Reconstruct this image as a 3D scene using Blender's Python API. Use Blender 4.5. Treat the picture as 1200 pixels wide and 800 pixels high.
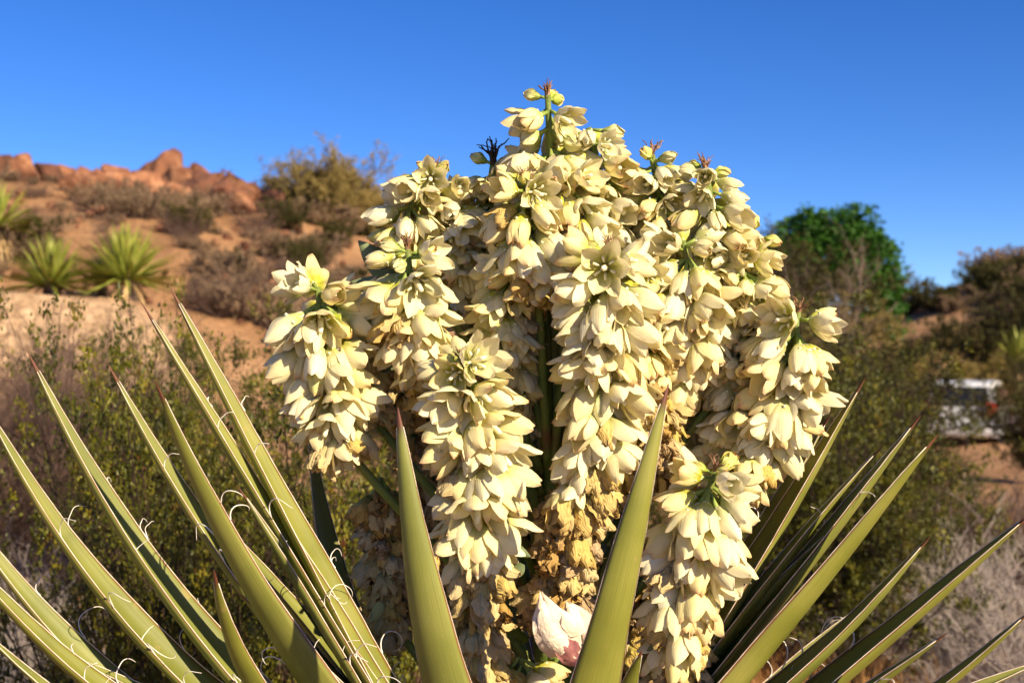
import bpy, bmesh, math, random
import numpy as np
from mathutils import Vector, Matrix, noise
from mathutils.bvhtree import BVHTree

for o in list(bpy.data.objects):
    bpy.data.objects.remove(o)
sc = bpy.context.scene
COL = sc.collection
R = math.radians

# ------------------------------------------------------------------ camera
F = 1450.0            # focal length in photo pixels (photo 1200 x 800)
CZ = 1.45             # eye height
HY = 430.0            # pixel row of the horizon
cam_d = bpy.data.cameras.new('camera')
cam = bpy.data.objects.new('camera', cam_d)
COL.objects.link(cam)
cam.location = (0, 0, CZ)
cam.rotation_euler = (R(90), 0, 0)
cam_d.sensor_width = 36
cam_d.lens = 36 * F / 1200
cam_d.shift_y = (HY - 400) / 1200
cam_d.clip_start = 0.02
cam_d.clip_end = 3000
cam_d.dof.use_dof = True
cam_d.dof.focus_distance = 1.43
cam_d.dof.aperture_fstop = 7.5
sc.camera = cam

# ------------------------------------------------------------------ sky and sun
SUN_AZ, SUN_EL = 44, 28       # degrees to the right of straight behind the camera, elevation
w = bpy.data.worlds.new('World')
sc.world = w
w.use_nodes = True
nt = w.node_tree
nt.nodes.clear()
sky = nt.nodes.new('ShaderNodeTexSky')
sky.sky_type = 'NISHITA'
sky.sun_disc = False
sky.sun_elevation = R(SUN_EL)
sky.sun_rotation = R(180 - SUN_AZ)
sky.altitude = 2200
sky.air_density = 0.85
sky.dust_density = 0.0
sky.ozone_density = 3.5
hs = nt.nodes.new('ShaderNodeHueSaturation')
hs.inputs['Saturation'].default_value = 1.27
hs.inputs['Hue'].default_value = 0.514
bg = nt.nodes.new('ShaderNodeBackground')
bg.inputs['Strength'].default_value = 0.09
wo = nt.nodes.new('ShaderNodeOutputWorld')
nt.links.new(sky.outputs[0], hs.inputs['Color'])
nt.links.new(hs.outputs[0], bg.inputs['Color'])
nt.links.new(bg.outputs[0], wo.inputs[0])

sd = bpy.data.lights.new('sun', 'SUN')
sd.energy = 5.0
sd.angle = R(0.5)
sd.color = (1.0, 0.85, 0.59)
sun = bpy.data.objects.new('sun', sd)
COL.objects.link(sun)
a_, e_ = R(SUN_AZ), R(SUN_EL)
to_sun = Vector((math.sin(a_) * math.cos(e_), -math.cos(a_) * math.cos(e_), math.sin(e_)))
sun.rotation_euler = to_sun.to_track_quat('Z', 'Y').to_euler()
sun.location = to_sun * 20

sc.view_settings.view_transform = 'Standard'
sc.view_settings.look = 'None'
sc.view_settings.exposure = 0.9
sc.view_settings.gamma = 1.0
sc.view_settings.use_curve_mapping = False
sc.render.engine = 'CYCLES'
sc.cycles.max_bounces = 5
sc.cycles.use_adaptive_sampling = True
sc.cycles.adaptive_threshold = 0.025
sc.cycles.diffuse_bounces = 3
sc.cycles.transmission_bounces = 3
sc.cycles.transparent_max_bounces = 8

# ------------------------------------------------------------------ helpers
def P(px, py, y):
    """photo pixel and distance to a point"""
    return Vector(((px - 600) / F * y, y, CZ + (HY - py) / F * y))


class MB:
    """collects faces of ONE mesh"""
    def __init__(s):
        s.v = []; s.f = []; s.m = []; s.uv = []

    def face(s, idx, m=0, uv=None):
        s.f.append(idx); s.m.append(m)
        s.uv.append(uv if uv else [(0.0, 0.0)] * len(idx))

    def tube(s, pts, r0, r1, sides=5, m=0, cap=True, power=1.0):
        n = len(pts); base = len(s.v)
        ref = Vector((0.31, 0.87, 0.39))
        for i, p in enumerate(pts):
            t = (pts[min(i + 1, n - 1)] - pts[max(i - 1, 0)])
            if t.length < 1e-9: t = Vector((0, 0, 1))
            t.normalize()
            a = ref - t * ref.dot(t)
            if a.length < 1e-3: a = Vector((1, 0, 0)) - t * t.x
            a.normalize(); b = t.cross(a); ref = a
            r = r0 + (r1 - r0) * (i / (n - 1)) ** power
            for k in range(sides):
                q = 2 * math.pi * k / sides
                s.v.append(p + a * (r * math.cos(q)) + b * (r * math.sin(q)))
        for i in range(n - 1):
            u0, u1 = i / (n - 1), (i + 1) / (n - 1)
            for k in range(sides):
                k2 = (k + 1) % sides
                s.face((base + i * sides + k, base + i * sides + k2, base + (i + 1) * sides + k2, base + (i + 1) * sides + k), m,
                       [(u0, .5), (u0, .5), (u1, .5), (u1, .5)])
        if cap:
            s.face(tuple(base + k for k in reversed(range(sides))), m, [(0, .5)] * sides)
            s.face(tuple(base + (n - 1) * sides + k for k in range(sides)), m, [(1, .5)] * sides)

    def box(s, lo, hi, m=0):
        b = len(s.v)
        for z in (lo[2], hi[2]):
            for (x, y) in ((lo[0], lo[1]), (hi[0], lo[1]), (hi[0], hi[1]), (lo[0], hi[1])):
                s.v.append(Vector((x, y, z)))
        for q in ((3, 2, 1, 0), (4, 5, 6, 7), (0, 1, 5, 4), (1, 2, 6, 5), (2, 3, 7, 6), (3, 0, 4, 7)):
            s.face(tuple(b + i for i in q), m)

    def leaf(s, c, d, n, L, W, m=0):
        """small pointed leaf, folded along its midrib"""
        d = d.normalized(); sd_ = d.cross(n)
        if sd_.length < 1e-4: sd_ = d.orthogonal()
        sd_.normalize(); up = sd_.cross(d)
        b = len(s.v)
        s.v += [c, c + d * (L * .5) + sd_ * (W * .5) + up * (W * .12), c + d * L, c + d * (L * .5) - sd_ * (W * .5) + up * (W * .12)]
        s.face((b, b + 1, b + 2), m); s.face((b, b + 2, b + 3), m)

    def mesh(s, name, mats, smooth=True):
        me = bpy.data.meshes.new(name)
        me.from_pydata([tuple(v) for v in s.v], [], s.f)
        if not isinstance(mats, (list, tuple)): mats = [mats]
        for m in mats: me.materials.append(m)
        me.polygons.foreach_set('material_index', s.m)
        me.polygons.foreach_set('use_smooth', [smooth] * len(s.f))
        uvl = me.uv_layers.new(name='UVMap')
        flat = [c for f in s.uv for p in f for c in p]
        uvl.data.foreach_set('uv', flat)
        me.update()
        return me

    def build(s, name, mats, parent=None, smooth=True):
        return link(name, s.mesh(name, mats, smooth), parent)


def link(name, data, parent=None):
    o = bpy.data.objects.new(name, data)
    COL.objects.link(o)
    if parent: o.parent = parent
    return o


def tag(o, label=None, cat=None, group=None, kind=None):
    if label: o['label'] = label
    if cat: o['category'] = cat
    if group: o['group'] = group
    if kind: o['kind'] = kind
    return o


def empty(name, loc=(0, 0, 0), rz=0.0):
    o = link(name, None)
    o.location = loc; o.rotation_euler = (0, 0, rz); o.empty_display_size = 0.1
    return o


KIDS = {}
def copy_tree(o, parent=None):
    c = o.copy(); COL.objects.link(c)
    if parent: c.parent = parent
    for ch in o.children: copy_tree(ch, c)
    return c


# ------------------------------------------------------------------ materials
def lin(r, g, b):
    f = lambda c: (c / 255 / 12.92) if c / 255 <= 0.04045 else ((c / 255 + 0.055) / 1.055) ** 2.4
    return (f(r), f(g), f(b), 1)


def mat(name):
    m = bpy.data.materials.new(name); m.use_nodes = True
    n = m.node_tree.nodes; bs = n['Principled BSDF']
    return m, m.node_tree, n, bs


def nn(t, typ, **kw):
    x = t.nodes.new(typ)
    for k, v in kw.items():
        if k in ('operation', 'blend_type', 'data_type', 'attribute_name'): setattr(x, k, v)
        else: x.inputs[k].default_value = v
    return x


def ramp(t, stops, fac=None):
    r = t.nodes.new('ShaderNodeValToRGB')
    e = r.color_ramp.elements
    while len(e) < len(stops): e.new(0.5)
    for i, (p, c) in enumerate(stops):
        e[i].position = p; e[i].color = c
    if fac: t.links.new(fac, r.inputs[0])
    return r


def mixc(t, fac, a, b, blend='MIX'):
    m = t.nodes.new('ShaderNodeMix'); m.data_type = 'RGBA'; m.blend_type = blend
    for sock, v in ((m.inputs[0], fac), (m.inputs[6], a), (m.inputs[7], b)):
        if hasattr(v, 'links'): t.links.new(v, sock)
        else: sock.default_value = v
    return m.outputs[2]


def simple(name, stops, scale=8.0, rough=0.8, bump=0.0, detail=4, rnd=0.0, trans=0.0, bscale=None, spec=0.3):
    """noise-mottled surface, optional per-object variation and translucency"""
    m, t, n, bs = mat(name)
    tc = nn(t, 'ShaderNodeTexCoord')
    no = nn(t, 'ShaderNodeTexNoise', Scale=scale, Detail=detail)
    t.links.new(tc.outputs['Object'], no.inputs['Vector'])
    r = ramp(t, stops, no.outputs[0])
    col = r.outputs[0]
    if rnd:
        oi = nn(t, 'ShaderNodeObjectInfo')
        mr = nn(t, 'ShaderNodeMapRange'); t.links.new(oi.outputs['Random'], mr.inputs[0])
        mr.inputs[3].default_value = 1 - rnd; mr.inputs[4].default_value = 1 + rnd
        h = nn(t, 'ShaderNodeHueSaturation'); t.links.new(mr.outputs[0], h.inputs['Value'])
        t.links.new(col, h.inputs['Color']); col = h.outputs[0]
    t.links.new(col, bs.inputs['Base Color'])
    bs.inputs['Roughness'].default_value = rough
    bs.inputs['Specular IOR Level'].default_value = spec
    if bump:
        n2 = nn(t, 'ShaderNodeTexNoise', Scale=bscale or scale * 3, Detail=6)
        t.links.new(tc.outputs['Object'], n2.inputs['Vector'])
        b = nn(t, 'ShaderNodeBump', Strength=bump, Distance=0.02)
        t.links.new(n2.outputs[0], b.inputs['Height']); t.links.new(b.outputs[0], bs.inputs['Normal'])
    if trans:
        tr = nn(t, 'ShaderNodeBsdfTranslucent'); t.links.new(col, tr.inputs['Color'])
        mx = nn(t, 'ShaderNodeMixShader'); mx.inputs[0].default_value = trans
        t.links.new(bs.outputs[0], mx.inputs[1]); t.links.new(tr.outputs[0], mx.inputs[2])
        t.links.new(mx.outputs[0], n['Material Output'].inputs[0])
    return m


def petal_material(name, base, body, tip, tip_amount, trans, wither=False):
    """cream petal: green at the base, blushed at the tip, faint long veins"""
    m, t, n, bs = mat(name)
    uv = nn(t, 'ShaderNodeUVMap')
    sp = nn(t, 'ShaderNodeSeparateXYZ'); t.links.new(uv.outputs[0], sp.inputs[0])
    oi = nn(t, 'ShaderNodeObjectInfo')
    tc = nn(t, 'ShaderNodeTexCoord')
    no = nn(t, 'ShaderNodeTexNoise', Scale=90 if not wither else 160, Detail=4)
    t.links.new(tc.outputs['Object'], no.inputs['Vector'])
    # position along the petal, wobbled by noise
    ad = nn(t, 'ShaderNodeMath', operation='MULTIPLY_ADD'); ad.inputs[1].default_value = 0.22; 
    t.links.new(no.outputs[0], ad.inputs[0])
    sb = nn(t, 'ShaderNodeMath', operation='SUBTRACT'); t.links.new(sp.outputs[0], sb.inputs[0]); sb.inputs[1].default_value = 0.11
    t.links.new(sb.outputs[0], ad.inputs[2])
    r = ramp(t, [(0.0, base), (0.16, base), (0.42, body), (1.0, body)], ad.outputs[0])
    # blush on some flowers
    rt = ramp(t, [(0.0, (0, 0, 0, 1)), (0.72, (0, 0, 0, 1)), (1.0, (1, 1, 1, 1))], ad.outputs[0])
    mr = nn(t, 'ShaderNodeMapRange'); t.links.new(oi.outputs['Random'], mr.inputs[0])
    mr.inputs[1].default_value = 0.35; mr.inputs[3].default_value = tip_amount * .15; mr.inputs[4].default_value = tip_amount
    mu = nn(t, 'ShaderNodeMath', operation='MULTIPLY'); t.links.new(rt.outputs[0], mu.inputs[0]); t.links.new(mr.outputs[0], mu.inputs[1])
    col = mixc(t, mu.outputs[0], r.outputs[0], tip)
    vd = nn(t, 'ShaderNodeMath', operation='SUBTRACT'); t.links.new(sp.outputs[1], vd.inputs[0]); vd.inputs[1].default_value = 0.5
    vb = nn(t, 'ShaderNodeMath', operation='ABSOLUTE'); t.links.new(vd.outputs[0], vb.inputs[0])
    rv_ = ramp(t, [(0.0, (.42, .42, .42, 1)), (0.16, (0, 0, 0, 1))], vb.outputs[0])
    ru_ = ramp(t, [(0.25, (1, 1, 1, 1)), (0.85, (0, 0, 0, 1))], sp.outputs[0])
    col = mixc(t, mixc(t, 1.0, rv_.outputs[0], ru_.outputs[0], 'MULTIPLY'), col, base)
    n5 = nn(t, 'ShaderNodeTexNoise', Scale=55, Detail=3); t.links.new(tc.outputs['Object'], n5.inputs['Vector'])
    eg = nn(t, 'ShaderNodeMath', operation='MULTIPLY'); t.links.new(vb.outputs[0], eg.inputs[0]); t.links.new(n5.outputs[0], eg.inputs[1])
    re_ = ramp(t, [(0.24, (0, 0, 0, 1)), (0.31, (.6, .6, .6, 1))], eg.outputs[0])
    col = mixc(t, re_.outputs[0], col, lin(186, 142, 88))
    # mottling
    r2 = ramp(t, [(0.25, (0.78, 0.76, 0.66, 1) if wither else (0.90, 0.89, 0.82, 1)), (0.7, (1, 1, 1, 1))], no.outputs[0])
    col = mixc(t, 1.0, col, r2.outputs[0], 'MULTIPLY')
    # small brown bruises
    n3 = nn(t, 'ShaderNodeTexNoise', Scale=210, Detail=2)
    t.links.new(tc.outputs['Object'], n3.inputs['Vector'])
    r3 = ramp(t, [(0.74, (0, 0, 0, 1)), (0.80, (.55, .55, .55, 1))], n3.outputs[0])
    col = mixc(t, r3.outputs[0], col, lin(150, 105, 60))
    h = nn(t, 'ShaderNodeHueSaturation'); t.links.new(col, h.inputs['Color'])
    m2 = nn(t, 'ShaderNodeMapRange'); t.links.new(oi.outputs['Random'], m2.inputs[0])
    m2.inputs[3].default_value = 0.72; m2.inputs[4].default_value = 1.02 if wither else 1.18
    t.links.new(m2.outputs[0], h.inputs['Saturation'])
    col = h.outputs[0]
    t.links.new(col, bs.inputs['Base Color'])
    bs.inputs['Roughness'].default_value = 0.52 if not wither else 0.8
    bs.inputs['Specular IOR Level'].default_value = 0.25
    # veins
    vm = nn(t, 'ShaderNodeMath', operation='MULTIPLY'); t.links.new(sp.outputs[1], vm.inputs[0]); vm.inputs[1].default_value = 60.0
    sn = nn(t, 'ShaderNodeMath', operation='SINE'); t.links.new(vm.outputs[0], sn.inputs[0])
    a2 = nn(t, 'ShaderNodeMath', operation='MULTIPLY_ADD'); t.links.new(no.outputs[0], a2.inputs[0]); a2.inputs[1].default_value = 3.0
    t.links.new(sn.outputs[0], a2.inputs[2])
    b = nn(t, 'ShaderNodeBump', Strength=0.10 if not wither else 0.4, Distance=0.0008)
    t.links.new(a2.outputs[0], b.inputs['Height']); t.links.new(b.outputs[0], bs.inputs['Normal'])
    tr = nn(t, 'ShaderNodeBsdfTranslucent'); t.links.new(col, tr.inputs['Color'])
    mx = nn(t, 'ShaderNodeMixShader'); mx.inputs[0].default_value = trans
    t.links.new(bs.outputs[0], mx.inputs[1]); t.links.new(tr.outputs[0], mx.inputs[2])
    t.links.new(mx.outputs[0], n['Material Output'].inputs[0])
    return m


def blade_material():
    m, t, n, bs = mat('yucca_blade')
    uv = nn(t, 'ShaderNodeUVMap')
    sp = nn(t, 'ShaderNodeSeparateXYZ'); t.links.new(uv.outputs[0], sp.inputs[0])
    tc = nn(t, 'ShaderNodeTexCoord'); oi = nn(t, 'ShaderNodeObjectInfo')
    # large soft blotches
    no = nn(t, 'ShaderNodeTexNoise', Scale=9, Detail=3); t.links.new(tc.outputs['Object'], no.inputs['Vector'])
    r = ramp(t, [(0.28, lin(102, 104, 36)), (0.5, lin(124, 124, 50)), (0.72, lin(144, 140, 70))], no.outputs[0])
    # fine streaks along the blade
    mp = nn(t, 'ShaderNodeMapping'); mp.inputs['Scale'].default_value = (5, 70, 1)
    t.links.new(uv.outputs[0], mp.inputs[0])
    n2 = nn(t, 'ShaderNodeTexNoise', Scale=1.0, Detail=5); t.links.new(mp.outputs[0], n2.inputs['Vector'])
    r2 = ramp(t, [(0.28, (.66, .66, .60, 1)), (0.66, (1.08, 1.07, 1.0, 1))], n2.outputs[0])
    col = mixc(t, 1.0, r.outputs[0], r2.outputs[0], 'MULTIPLY')
    # per-blade tint between yellow green and grey green
    col = mixc(t, oi.outputs['Random'], col, mixc(t, 0.3, col, lin(116, 124, 76)))
    # dark fungal spots
    n3 = nn(t, 'ShaderNodeTexVoronoi', Scale=22.0); t.links.new(tc.outputs['Object'], n3.inputs['Vector'])
    r3 = ramp(t, [(0.10, (.7, .7, .7, 1)), (0.20, (0, 0, 0, 1))], n3.outputs[0])
    n4 = nn(t, 'ShaderNodeTexNoise', Scale=5.0); t.links.new(tc.outputs['Object'], n4.inputs['Vector'])
    r4 = ramp(t, [(0.52, (0, 0, 0, 1)), (0.62, (.7, .7, .7, 1))], n4.outputs[0])
    sp_f = mixc(t, 1.0, r3.outputs[0], r4.outputs[0], 'MULTIPLY')
    col = mixc(t, sp_f, col, lin(92, 96, 38))
    # fine pale specks
    n6 = nn(t, 'ShaderNodeTexNoise', Scale=420.0, Detail=1); t.links.new(tc.outputs['Object'], n6.inputs['Vector'])
    r6 = ramp(t, [(0.74, (0, 0, 0, 1)), (0.82, (.3, .3, .3, 1))], n6.outputs[0])
    col = mixc(t, r6.outputs[0], col, lin(185, 175, 130))
    # red-brown line beside the margins (v near 0 or 1)
    vv = nn(t, 'ShaderNodeMath', operation='SUBTRACT'); t.links.new(sp.outputs[1], vv.inputs[0]); vv.inputs[1].default_value = 0.5
    va = nn(t, 'ShaderNodeMath', operation='ABSOLUTE'); t.links.new(vv.outputs[0], va.inputs[0])
    rm = ramp(t, [(0.455, (0, 0, 0, 1)), (0.485, (.85, .85, .85, 1))], va.outputs[0])
    col = mixc(t, rm.outputs[0], col, lin(112, 62, 40))
    # dry scars and dust
    n8 = nn(t, 'ShaderNodeTexNoise', Scale=34.0, Detail=6); t.links.new(tc.outputs['Object'], n8.inputs['Vector'])
    r8 = ramp(t, [(0.66, (0, 0, 0, 1)), (0.72, (.55, .55, .55, 1))], n8.outputs[0])
    col = mixc(t, r8.outputs[0], col, lin(150, 128, 78))
    # spine at the tip: brown red turning dark
    wob = nn(t, 'ShaderNodeMath', operation='MULTIPLY_ADD'); t.links.new(n2.outputs[0], wob.inputs[0]); wob.inputs[1].default_value = 0.05
    t.links.new(sp.outputs[0], wob.inputs[2])
    rs = ramp(t, [(0.976, (0, 0, 0, 1)), (1.0, (1, 1, 1, 1))], wob.outputs[0])
    rc = ramp(t, [(0.97, lin(62, 46, 30)), (0.99, lin(70, 42, 28)), (1.0, lin(104, 62, 46))], wob.outputs[0])
    col = mixc(t, rs.outputs[0], col, rc.outputs[0])
    t.links.new(col, bs.inputs['Base Color'])
    bs.inputs['Roughness'].default_value = 0.48
    bs.inputs['Specular IOR Level'].default_value = 0.28
    b = nn(t, 'ShaderNodeBump', Strength=0.25, Distance=0.001)
    t.links.new(n2.outputs[0], b.inputs['Height']); t.links.new(b.outputs[0], bs.inputs['Normal'])
    return m


M = {}
M['petal'] = petal_material('petal_cream', lin(202, 200, 104), lin(243, 232, 182), lin(206, 146, 124), 0.8, 0.30)
M['petal_bud'] = petal_material('petal_bud', lin(176, 186, 96), lin(226, 220, 150), lin(196, 128, 112), 0.9, 0.22)
M['petal_dry'] = petal_material('petal_withered', lin(190, 176, 92), lin(218, 188, 108), lin(146, 104, 60), 0.9, 0.25, True)
M['petal_brown'] = petal_material('petal_brown', lin(172, 142, 78), lin(192, 154, 86), lin(114, 78, 46), 0.9, 0.2, True)
M['stamen'] = simple('stamen', [(0.3, lin(238, 232, 190)), (0.7, lin(246, 242, 214))], 60, 0.6, trans=0.2)
M['stalk'] = simple('flower_stalk', [(0.3, lin(120, 140, 58)), (0.7, lin(158, 168, 86))], 40, 0.55)
M['stem'] = simple('spike_stem', [(0.3, lin(88, 108, 46)), (0.55, lin(112, 124, 56)), (0.75, lin(116, 88, 52))], 18, 0.55, bump=0.2)
M['tuft'] = simple('dry_tuft', [(0.3, lin(92, 62, 44)), (0.55, lin(140, 104, 78)), (0.75, lin(206, 178, 146))], 90, 0.85)
M['tuft_dark'] = simple('dark_tuft', [(0.3, lin(36, 28, 24)), (0.7, lin(78, 58, 46))], 90, 0.85)
M['bract'] = simple('green_bract', [(0.3, lin(86, 100, 66)), (0.7, lin(128, 138, 96))], 30, 0.6, trans=0.12)
M['bract_pale'] = simple('pale_bract', [(0.25, lin(226, 196, 170)), (0.6, lin(240, 222, 200))], 45, 0.7, bump=0.3, trans=0.15)
M['bract_base'] = simple('purple_bract_base', [(0.3, lin(120, 70, 74)), (0.7, lin(178, 120, 112))], 60, 0.7, trans=0.1)
M['blade'] = blade_material()
M['margin'] = simple('blade_margin', [(0.3, lin(196, 172, 150)), (0.7, lin(238, 226, 208))], 60, 0.7)
M['fibre'] = simple('blade_fibre', [(0.3, lin(214, 200, 184)), (0.7, lin(246, 240, 230))], 60, 0.6)
M['bark'] = simple('yucca_trunk', [(0.3, lin(70, 56, 42)), (0.7, lin(120, 100, 76))], 20, 0.9, bump=0.8)
M['rock'] = simple('red_rock', [(0.25, lin(80, 52, 40)), (0.48, lin(126, 82, 58)), (0.7, lin(166, 120, 88))], 3.0, 0.9, bump=1.0, detail=8, rnd=0.25, bscale=7)
M['rock_dark'] = simple('dark_rock', [(0.3, lin(72, 46, 38)), (0.7, lin(118, 76, 56))], 2.5, 0.9, bump=0.9, detail=8, rnd=0.2, bscale=5)
M['creo_leaf'] = simple('creosote_leaf', [(0.3, lin(40, 46, 6)), (0.5, lin(74, 76, 12)), (0.62, lin(116, 110, 24)), (0.74, lin(96, 48, 20))], 7, 0.5, trans=0.15, rnd=0.1)
M['creo_twig'] = simple('creosote_twig', [(0.3, lin(34, 24, 18)), (0.7, lin(66, 46, 36))], 12, 0.85)
M['dead_twig'] = simple('dead_twig', [(0.3, lin(72, 54, 46)), (0.7, lin(112, 90, 80))], 6, 0.9, rnd=0.18)
M['grey_twig'] = simple('grey_twig', [(0.3, lin(146, 132, 126)), (0.7, lin(192, 178, 168))], 6, 0.9, rnd=0.12)
M['sage'] = simple('desert_shrub_leaf', [(0.3, lin(112, 90, 68)), (0.7, lin(152, 126, 100))], 5, 0.75, trans=0.15, rnd=0.25)
M['olive'] = simple('olive_shrub_leaf', [(0.3, lin(48, 48, 14)), (0.7, lin(82, 76, 28))], 5, 0.7, trans=0.2, rnd=0.2)
M['brush'] = simple('brown_olive_leaf', [(0.3, lin(118, 102, 54)), (0.7, lin(160, 140, 82))], 5, 0.75, trans=0.2, rnd=0.15)
M['tree_leaf'] = simple('tree_leaf', [(0.3, lin(38, 70, 16)), (0.55, lin(60, 102, 24)), (0.75, lin(82, 124, 36))], 1.6, 0.55, trans=0.25)
M['tree_bark'] = simple('tree_bark', [(0.3, lin(84, 70, 60)), (0.7, lin(136, 118, 104))], 6, 0.9, bump=0.5)
M['far_blade'] = simple('far_yucca_blade', [(0.3, lin(104, 116, 40)), (0.55, lin(142, 146, 60)), (0.75, lin(176, 170, 92))], 7, 0.5, rnd=0.12)
M['skirt'] = simple('dead_yucca_leaf', [(0.3, lin(150, 118, 78)), (0.7, lin(214, 184, 134))], 9, 0.8)
M['straw'] = simple('dry_grass', [(0.3, lin(150, 104, 58)), (0.7, lin(198, 150, 94))], 3, 0.8, trans=0.2)
M['car_paint'] = simple('white_car_paint', [(0.3, lin(220, 222, 226)), (0.7, lin(236, 236, 238))], 3, 0.25, spec=0.5)
M['car_glass'] = simple('car_glass', [(0.3, (0.01, 0.012, 0.015, 1)), (0.7, (0.02, 0.022, 0.026, 1))], 3, 0.08, spec=0.5)
M['tyre'] = simple('tyre_rubber', [(0.3, (0.015, 0.015, 0.015, 1)), (0.7, (0.03, 0.03, 0.03, 1))], 9, 0.8)
M['rim'] = simple('wheel_rim', [(0.3, (0.4, 0.4, 0.4, 1)), (0.7, (0.5, 0.5, 0.5, 1))], 9, 0.35)
M['red_lens'] = simple('red_lamp_lens', [(0.3, lin(200, 20, 14)), (0.7, lin(226, 34, 22))], 9, 0.15, spec=0.5)

# ------------------------------------------------------------------ ground
COLS = [-1400, -600, 0, 150, 300, 440, 600, 800, 950, 1060, 1200, 1800, 2600]
ROWS = [
    (-1e4, [0] * 13), (2, [0] * 13),
    (5,    [.3, .25, .2, .15, .1, .05, 0, 0, 0, -.05, 0, 0, 0]),
    (8,    [.8, .8, .7, .6, .45, .3, .1, 0, -.1, -.1, -.1, 0, 0]),
    (11.3, [1.7, 1.7, 1.55, 1.4, 1.0, .7, .3, 0, -.2, -.2, -.2, 0, 0]),
    (12.2, [2.3, 2.3, 2.26, 2.1, 1.35, .9, .4, 0, -.25, -.3, -.25, 0, 0]),
    (14,   [2.4, 2.4, 2.38, 2.3, 1.8, 1.3, .6, .1, -.3, -.35, -.3, 0, 0]),
    (19,   [3.7, 3.7, 3.65, 3.55, 3.15, 2.7, 1.7, .6, -.3, -.5, -.4, 0, .2]),
    (24,   [5.0, 5.0, 4.95, 4.8, 4.55, 4.0, 2.9, 1.2, 0, -.55, -.45, .2, .5]),
    (30,   [5.2, 5.2, 5.1, 4.9, 4.7, 4.2, 3.2, 1.6, .4, -.5, -.4, .6, 1]),
    (45,   [5, 5, 5, 4.8, 4.5, 4, 3.3, 2.2, 1.2, 1.0, 1.3, 3, 4]),
    (60,   [4.5, 4.5, 4.5, 4.2, 4, 3.6, 3.3, 3.2, 3.8, 4.6, 6.3, 10, 11]),
    (85,   [4, 4, 4, 4, 4, 4, 4, 4, 4, 4.4, 5.6, 8, 9]),
    (300,  [3] * 13), (1e5, [0] * 13)]


def smooth(t): return t * t * (3 - 2 * t)


def ground_z(x, y, fine=True):
    px = 600 + F * x / max(y, 2.0)
    px = min(max(px, COLS[0]), COLS[-1])
    for i in range(len(COLS) - 1):
        if px <= COLS[i + 1]: break
    tu = (px - COLS[i]) / (COLS[i + 1] - COLS[i])
    for j in range(len(ROWS) - 1):
        if y <= ROWS[j + 1][0]: break
    y0, y1 = max(ROWS[j][0], -50), ROWS[j + 1][0]
    tv = min(max((y - y0) / (y1 - y0), 0), 1)
    if 11 < y0 < 12: tv = smooth(tv)
    g = lambda jj: ROWS[jj][1][i] * (1 - tu) + ROWS[jj][1][i + 1] * tu
    z = g(j) * (1 - tv) + g(j + 1) * tv
    if fine and y > -60:
        a = min(max((math.hypot(x, y) - 1) / 14, 0.0), 1.0)
        z += (0.03 + 0.22 * a) * noise.fractal(Vector((x * .35, y * .35, 2.3)), 1.0, 2.0, 4)
    return z


def on_ground(px, y, dz=0.0):
    x = (px - 600) / F * y
    return Vector((x, y, ground_z(x, y) + dz))


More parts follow.
